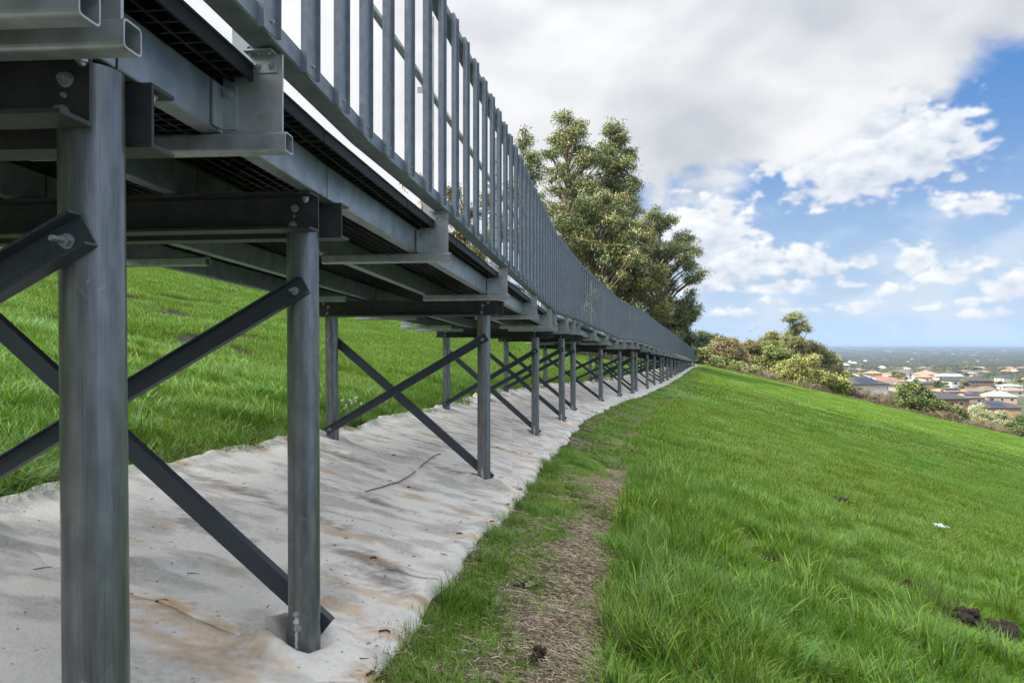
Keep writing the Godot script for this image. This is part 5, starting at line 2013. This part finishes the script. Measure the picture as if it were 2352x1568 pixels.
# a house: walls, hipped or gabled roof with eaves, windows, garage door, perhaps a solar array
func house(px: float, base_py: float, w_px: float, storeys: int, roof: Color, wall: Color, label: String, o := {}) -> Node3D:
	var p := ray_land(px, base_py)
	var d := -p.z
	var w: float = clampf(w_px / F * d, 9.0, 26.0)
	var r := RandomNumberGenerator.new()
	r.seed = int(px * 31.0 + base_py)
	var dep := w * r.randf_range(0.6, 0.85)
	p.z -= dep * 0.5
	p.y = minf(p.y, land(p.x, -p.z)) - 0.3
	var root := thing(o.get("name", "house"), p, o.get("turn", r.randf_range(-0.35, 0.35)), label, "house", o.get("group", ""))
	var hgt := 2.9 * storeys + 0.5
	var b := MB.new()
	b.box(Vector3(0, hgt * 0.5 - 0.6, 0), Vector3(w, hgt + 1.2, dep))
	part("wall", b.mesh(flat(wall)), root)
	# roof
	b = MB.new()
	var e := 0.55
	var W := w * 0.5 + e
	var D := dep * 0.5 + e
	var pitch: float = o.get("pitch", 0.42)
	var rise := minf(W, D) * pitch
	var run := 0.0 if o.get("gable", false) else minf(W, D)
	var y := hgt
	var A := Vector3(-W, y, D)
	var B := Vector3(W, y, D)
	var C := Vector3(W, y, -D)
	var E := Vector3(-W, y, -D)
	var R0 := Vector3(-W + run, y + rise, 0)
	var R1 := Vector3(W - run, y + rise, 0)
	if D > W:
		R0 = Vector3(0, y + rise, D - run)
		R1 = Vector3(0, y + rise, -D + run)
	if W >= D:
		b.quad(A, B, R1, R0, Vector3(0, 1, pitch).normalized())
		b.quad(C, E, R0, R1, Vector3(0, 1, -pitch).normalized())
		b.tri(B, C, R1, Vector3(1, 1, 0).normalized())
		b.tri(E, A, R0, Vector3(-1, 1, 0).normalized())
	else:
		b.quad(B, C, R1, R0, Vector3(pitch, 1, 0).normalized())
		b.quad(E, A, R0, R1, Vector3(-pitch, 1, 0).normalized())
		b.tri(A, B, R0, Vector3(0, 1, 1).normalized())
		b.tri(C, E, R1, Vector3(0, 1, -1).normalized())
	b.hexa([A + Vector3(0, -0.22, 0), B + Vector3(0, -0.22, 0), C + Vector3(0, -0.22, 0), E + Vector3(0, -0.22, 0), A + Vector3(0, -0.003, 0), B + Vector3(0, -0.003, 0), C + Vector3(0, -0.003, 0), E + Vector3(0, -0.003, 0)])
	var rf := part("roof", b.mesh(flat(roof, 0.75)), root)
	# windows towards the park and on the sunny side
	var trim := flat(lin(0.62, 0.62, 0.60))
	var glass := flat(lin(0.03, 0.04, 0.05), 0.12)
	for s in (storeys if d < 620.0 else 0):
		var n := int(w / 4.2)
		for i in n:
			if r.randf() < 0.15:
				continue
			var x := (i + 0.5) / n * w - w * 0.5
			window(root, Vector3(x, 1.75 + 2.9 * s, dep * 0.5), 0.0, r.randf_range(1.3, 2.2), 1.3, trim, glass)
		for i in 2:
			window(root, Vector3(-w * 0.5, 1.75 + 2.9 * s, (i - 0.5) * dep * 0.5), -PI / 2, 1.4, 1.2, trim, glass)
	if o.get("garage", false):
		b = MB.new()
		b.box(Vector3(w * 0.3, 1.1, dep * 0.5 + 0.02), Vector3(4.6, 2.2, 0.08))
		part("garage_door", b.mesh(flat(lin(0.55, 0.55, 0.53))), root)
	if o.get("chimney", r.randf() < 0.2):
		b = MB.new()
		b.box(R0.lerp(R1, 0.3) + Vector3(0, 0.2, 0.5), Vector3(0.7, 1.6, 0.7))
		part("chimney", b.mesh(flat(lin(0.28, 0.16, 0.11))), rf)
	var solar: int = o.get("solar", 0)
	if solar > 0 and W >= D:
		var slope := (R0 - Vector3(R0.x, y, D)).normalized()
		var nn := Vector3(0, D, rise).normalized()
		var pm := flat(lin(0.018, 0.025, 0.06), 0.15)
		var cols := solar
		for i in cols:
			for j in 2:
				b = MB.new()
				var c := Vector3((i - cols * 0.5 + 0.5) * 1.12, y, D) + slope * (D * 0.32 + j * 1.75) + nn * 0.10
				if absf(c.x) > W - run * 0.55 - 0.4:
					continue
				b.box(c, Vector3(1.02, 0.05, 1.65), Basis(Vector3(1, 0, 0), nn, -slope))
				part("solar_panel", b.mesh(pm), rf)
	return root

func window(root: Node3D, at: Vector3, turn: float, w: float, h: float, trim: Material, glass: Material) -> void:
	var t := Transform3D(Basis(Vector3.UP, turn), at)
	var b := MB.new()
	for s in [-1.0, 1.0]:
		b.box(Vector3(s * w * 0.5, 0, 0.03), Vector3(0.12, h + 0.12, 0.10))
		b.box(Vector3(0, s * h * 0.5, 0.03), Vector3(w - 0.124, 0.12, 0.10))
	var f := part("window", b.mesh(trim), root, t)
	b = MB.new()
	b.box(Vector3(0, 0, 0.018), Vector3(w - 0.1, h - 0.1, 0.03))
	part("pane", b.mesh(glass), f)

func build_town() -> void:
	var k := 0.91875 / 4.704
	var grey := lin(0.085, 0.088, 0.095)
	var dark := lin(0.050, 0.052, 0.058)
	var brown := lin(0.155, 0.125, 0.10)
	var tan := lin(0.26, 0.205, 0.165)
	var red := lin(0.30, 0.12, 0.09)
	var white := lin(0.74, 0.74, 0.72)
	var cream := lin(0.60, 0.54, 0.44)
	var brick := lin(0.30, 0.17, 0.11)
	var orange := lin(0.40, 0.25, 0.155)
	var brickdark := lin(0.19, 0.11, 0.08)
	house(hx(270), hy(472), 235 * k, 2, grey, brick, "two-storey brick house with grey hip roof behind the olive gum", {"turn": 0.3})
	house(hx(390), hy(468), 90 * k, 2, dark, lin(0.10, 0.11, 0.12), "narrow dark modern house with glass balcony beside the brick one", {"pitch": 0.08})
	house(hx(520), hy(690), 440 * k, 1, dark, cream, "low house with dark grey roof and solar panels left of the dark tree", {"solar": 7, "garage": true, "turn": 0.1})
	house(hx(790), hy(612), 360 * k, 1, red, cream, "long low house with a red tiled roof", {"turn": 0.05, "pitch": 0.3})
	house(hx(830), hy(655), 270 * k, 1, brown, cream, "low brown-roofed house in front of the red roof", {"turn": -0.15})
	house(hx(840), hy(545), 250 * k, 1, tan, cream, "low tan-roofed house behind the red roof", {})
	house(hx(940), hy(525), 240 * k, 2, brown, white, "white two-storey house with brown roof behind the tan roof", {"turn": 0.2})
	house(hx(1240), hy(548), 210 * k, 2, tan, white, "two-storey cream house with tan hip roof right of the white one", {"turn": -0.1})
	house(hx(1240), hy(615), 220 * k, 1, lin(0.16, 0.16, 0.11), orange, "orange-walled house with olive flat roof and solar panels", {"solar": 6, "pitch": 0.2, "turn": 0.0})
	house(hx(1590), hy(640), 225 * k, 2, dark, white, "white two-storey gabled house with dark roof", {"gable": true, "turn": 0.15})
	house(hx(1560), hy(572), 190 * k, 2, lin(0.30, 0.31, 0.32), white, "pale gabled house behind the white gabled one", {"gable": true, "turn": 0.25})
	house(hx(1860), hy(635), 280 * k, 2, dark, brickdark, "two-storey brick house with wide dark hip roof", {"turn": -0.08})
	house(hx(1530), hy(728), 290 * k, 1, orange, orange, "orange house with a full roof of solar panels", {"solar": 9, "pitch": 0.35, "turn": 0.02})
	house(hx(1770), hy(722), 230 * k, 1, brown, orange, "brown-roofed brick house right of the orange house", {"turn": -0.2})
	house(hx(1970), hy(705), 240 * k, 1, brown, orange, "brown hip-roofed house behind the green roof", {"turn": 0.2, "garage": true})
	house(hx(2130), hy(785), 310 * k, 1, lin(0.27, 0.42, 0.33), lin(0.42, 0.32, 0.24), "house with a broad pale green roof", {"turn": -0.25, "pitch": 0.45})
	house(hx(1500), hy(852), 430 * k, 1, dark, brick, "large low house with dark grey roof behind the olive hedge", {"turn": 0.12, "pitch": 0.38})
	house(hx(1770), hy(800), 260 * k, 1, tan, orange, "tan-roofed house with two rows of solar panels", {"solar": 8, "turn": -0.1})
	house(hx(2080), hy(935), 480 * k, 1, dark, orange, "low orange brick house with dark roof behind the blossom trees", {"solar": 5, "turn": -0.12})
	house(hx(2255), hy(705), 210 * k, 1, tan, cream, "cream house with tan roof right of the green roof", {"turn": 0.1})
	house(hx(2230), hy(640), 230 * k, 1, lin(0.40, 0.45, 0.50), white, "white house with pale blue-grey metal roof", {"pitch": 0.2, "turn": -0.05})
	house(hx(2170), hy(580), 150 * k, 2, dark, white, "white two-storey house with dark roof at the suburb's edge", {"turn": 0.2})
	house(hx(1215), hy(430), 110 * k, 1, red, cream, "small red-roofed house among trees in the middle of the suburb", {})
	house(hx(1390), hy(378), 160 * k, 1, tan, cream, "long tan-roofed building among the farther trees", {"pitch": 0.2})
	# rows farther off: these differ only in the colour of their roofs
	var r := RandomNumberGenerator.new()
	r.seed = 515
	var roofs := [[brown, "brown"], [tan, "tan"], [grey, "grey"], [lin(0.36, 0.19, 0.13), "terracotta"], [lin(0.50, 0.50, 0.50), "pale"]]
	for i in 210:
		var px := hx(r.randf_range(60, 2440))
		var py := hy(lerpf(302, 590, pow(r.randf(), 1.4)))
		var q: Array = roofs[r.randi() % 5]
		house(px, py, r.randf_range(62, 110) * k * (0.6 + (py - hy(310)) * 0.02), 1 if r.randf() < 0.7 else 2, q[0], [white, cream, cream, brick, orange][r.randi() % 5], "distant house with %s roof among the suburb's trees" % q[1], {"group": "distant houses with %s roofs" % q[1], "turn": r.randf_range(-0.7, 0.7)})
	# garden and street trees: a few kinds, set out singly
	var kinds := []
	for q in [["round_tree", GREEN, "shrub", 5.0, 2.6, "mid-green round tree"], ["gum_tree", OLIVE, "gum", 8.0, 3.2, "olive gum tree"], ["brown_tree", GUM_BROWN, "gum", 6.0, 2.8, "brownish tree"], ["dark_tree", DARK, "shrub", 7.0, 2.4, "dark green tree"], ["bright_tree", LIME, "shrub", 5.0, 2.2, "bright green young tree"]]:
		var rr := RandomNumberGenerator.new()
		rr.seed = hash(q[0])
		var root := Node3D.new()
		var cl := crown_clumps(q[3], [[0.2, q[4] * 0.7], [0.5, q[4]], [0.8, q[4] * 0.8], [1.0, q[4] * 0.3]], 22, q[4] * 0.42, rr)
		make_wood(root, Vector3(0, q[3] * 0.9, 0), 0.14, cl, "bark_dark", rr)
		make_crown(root, cl, q[2], q[1], 7.0, 1.2, rr)
		kinds.append([root, q])
	for i in 300:
		var kd: Array = kinds[[0, 1, 1, 2, 3, 1, 0, 2, 3, 4][r.randi() % 10]]
		var px := hx(r.randf_range(-40, 2440))
		var py := hy(r.randf_range(400, 640) if i < 60 else r.randf_range(285, 470))
		if i >= 288:
			px = hx([560, 660, 470, 1130, 1370, 1950, 2060, 1400, 1090, 2290, 700, 1640][i - 288])
			py = hy([560, 545, 520, 500, 690, 600, 620, 640, 430, 560, 500, 660][i - 288])
			kd = kinds[[4, 4, 0, 1, 3, 2, 3, 0, 1, 3, 0, 1][i - 288]]
		var p := ray_land(px, py)
		var t: Node3D = kd[0].duplicate()
		t.name = numbered(kd[1][0])
		var s := r.randf_range(0.6, 1.1)
		t.scale = Vector3(s, s * r.randf_range(0.85, 1.15), s)
		t.position = p - Vector3(0, 0.2, 0)
		t.rotation.y = r.randf() * TAU
		add_child(t)
		tag(t, kd[1][5] + " among the suburb's houses", "tree", kd[1][5] + "s among the houses")
	for kd in kinds:
		kd[0].free()
	# paling fence below the brow
	fence(hx(1640), hy(985), hx(2120), hy(1085), 150.0)

func fence(x0: float, y0: float, x1: float, y1: float, d: float) -> void:
	var a := at_px(x0, y0, d)
	var c := at_px(x1, y1, d - 22.0)
	a.y = land(a.x, -a.z)
	var root := thing("paling_fence", a, 0.0, "weathered grey timber fence behind the dead grass at the brow", "fence")
	c.y = land(c.x, -c.z)
	var n := 60
	var m := flat(lin(0.30, 0.275, 0.25), 0.9)
	for i in n:
		var p := a.lerp(c, (i + 0.5) / n) - a
		p.y = land(p.x + a.x, -(p.z + a.z)) - a.y
		var b := MB.new()
		var dir := (c - a)
		dir.y = 0
		var w := dir.length() / n
		dir = dir.normalized()
		b.box(Vector3(0, 0.85, 0), Vector3(w * 0.94, 1.9, 0.03), Basis(dir, Vector3.UP, dir.cross(Vector3.UP)))
		part("paling", b.mesh(m), root, Transform3D(Basis(), p))

# ------------------------------------------------------------------ the plain
func build_far_plain() -> void:
	var r := RandomNumberGenerator.new()
	r.seed = 808
	# wooded suburbs as one mass: lumpy canopies, sizes grow where single trees can no longer be told apart
	var canopy := []
	for i in 3:
		var b := MB.new()
		b.colored = true
		for j in 6:
			var v := r.randf_range(0.75, 1.2)
			b.col = Color(v, v, v)
			lump(b, Vector3(r.randf_range(-1, 1), 0.25, r.randf_range(-1, 1)) * 0.7, r.randf_range(0.4, 0.75), r)
		canopy.append(b.mesh(mats["plain_colour"]))
	var lists := [[], [], []]
	var tones := [Color(0.034, 0.050, 0.030), Color(0.045, 0.056, 0.032), Color(0.026, 0.042, 0.028), Color(0.055, 0.056, 0.038)]
	# closer in, gardens too many to tell apart
	for i in 4200:
		var d := r.randf_range(470.0, 1150.0)
		var x := r.randf_range(0.34, 0.95) * d
		if noise.get_noise_2d(x * 0.012, d * 0.012) < -0.05:
			continue
		var s := r.randf_range(1.6, 4.0)
		var c: Color = [Color(0.105, 0.115, 0.05), Color(0.13, 0.12, 0.06), Color(0.07, 0.095, 0.045), Color(0.15, 0.13, 0.075)][r.randi() % 4]
		lists[i % 3].append([Transform3D(Basis(Vector3.UP, r.randf() * TAU).scaled_local(Vector3(s, r.randf_range(2.0, 5.5), s)), Vector3(x, land(x, d) - 0.2, -d)), c * r.randf_range(0.8, 1.2)])
	for i in 42000:
		var d := exp(lerpf(log(620.0), log(15000.0), pow(r.randf(), 0.8)))
		var x := r.randf_range(0.22, 0.95) * d
		if noise.get_noise_2d(x * 0.0016, d * 0.0009) < -0.16 and d > 1000.0:
			continue
		var s := lerpf(4.0, 9.0, r.randf()) * clampf(d / 1100.0, 0.8, 5.0)
		var hgt := r.randf_range(7.0, 13.0) * (0.75 if d < 1000 else 1.0)
		var c: Color = tones[r.randi() % 4]
		var v := r.randf_range(0.8, 1.25)
		lists[i % 3].append([Transform3D(Basis(Vector3.UP, r.randf() * TAU).scaled_local(Vector3(s, hgt * 0.9, s)), Vector3(x, land(x, d) - 0.5, -d)), Color(c.r * v, c.g * v, c.b * v)])
	scatter("far_woodland", "dark blue-green mass of trees spreading over the plain to the horizon", canopy, lists, "trees")
	# roofs and sheds that glint among the trees
	var hm := []
	for i in 2:
		var b := MB.new()
		b.colored = true
		b.col = Color(1, 1, 1)
		b.box(Vector3(0, 0.28, 0), Vector3(1, 0.55, 0.7))
		b.col = Color(0.9, 0.62, 0.5) if i == 0 else Color(1.05, 1.05, 1.08)
		var A := Vector3(-0.54, 0.55, 0.39)
		var B := Vector3(0.54, 0.55, 0.39)
		var C := Vector3(0.54, 0.55, -0.39)
		var E := Vector3(-0.54, 0.55, -0.39)
		var R0 := Vector3(-0.2, 0.8, 0)
		var R1 := Vector3(0.2, 0.8, 0)
		b.quad(A, B, R1, R0, Vector3(0, 1, 0.5).normalized())
		b.quad(C, E, R0, R1, Vector3(0, 1, -0.5).normalized())
		b.tri(B, C, R1, Vector3(1, 1, 0).normalized())
		b.tri(E, A, R0, Vector3(-1, 1, 0).normalized())
		hm.append(b.mesh(mats["plain_colour"]))
	var hl := [[], []]
	for i in 1500:
		var d := exp(lerpf(log(900.0), log(13000.0), r.randf()))
		var x := r.randf_range(0.22, 0.95) * d
		var s := r.randf_range(12, 20) * clampf(d / 2400.0, 1.0, 2.2)
		if d > 6000.0 and r.randf() < 0.35:
			s *= 3.5
		var v := r.randf_range(0.15, 0.55)
		if noise.get_noise_2d(x * 0.0011 + 8.0, d * 0.0008) < 0.0:
			continue
		hl[0 if r.randf() < 0.45 and d < 5000 else 1].append([Transform3D(Basis(Vector3.UP, r.randf_range(-0.6, 0.6)).scaled_local(Vector3(s, clampf(s * 0.3, 5, 9), s)), Vector3(x, land(x, d) - 0.5, -d)), Color(v, v * 0.97, v * 0.92)])
	scatter("far_rooftops", "pale specks of countless rooftops across the far plain", hm, hl, "buildings")

func build_birds() -> void:
	var b := MB.new()
	b.limb([Vector3(0, 0, -0.28), Vector3(0, 0.02, -0.1), Vector3(0, 0, 0.12), Vector3(0, 0, 0.30)], [0.03, 0.09, 0.08, 0.02], 8)
	var body := b.mesh(flat(lin(0.02, 0.02, 0.022)))
	var wings := []
	for s in [-1.0, 1.0]:
		b = MB.new()
		b.hexa([Vector3(s * 0.05, 0.03, -0.12), Vector3(s * 0.40, 0.16, -0.14), Vector3(s * 0.40, 0.16, 0.08), Vector3(s * 0.05, 0.03, 0.12), Vector3(s * 0.05, 0.05, -0.12), Vector3(s * 0.40, 0.18, -0.14), Vector3(s * 0.40, 0.18, 0.08), Vector3(s * 0.05, 0.05, 0.12)])
		b.hexa([Vector3(s * 0.40, 0.16, -0.14), Vector3(s * 0.78, 0.10, -0.06), Vector3(s * 0.78, 0.10, 0.02), Vector3(s * 0.40, 0.16, 0.08), Vector3(s * 0.40, 0.18, -0.14), Vector3(s * 0.78, 0.115, -0.06), Vector3(s * 0.78, 0.115, 0.02), Vector3(s * 0.40, 0.18, 0.08)])
		wings.append(b.mesh(flat(lin(0.02, 0.02, 0.022))))
	for q in [[1892.9, 820.3, 0.2], [1885.5, 824.3, -0.3], [1877.0, 828.0, 0.6]]:
		var o := thing("bird", at_px(q[0] * 0.91875, q[1] * 0.91875 - 66.0 + 66.0, 240.0), q[2], "small dark bird flying above the pines, one of three", "bird", "birds in flight over the far trees")
		part("body", body, o)
		for w in wings:
			part("wing", w, o)
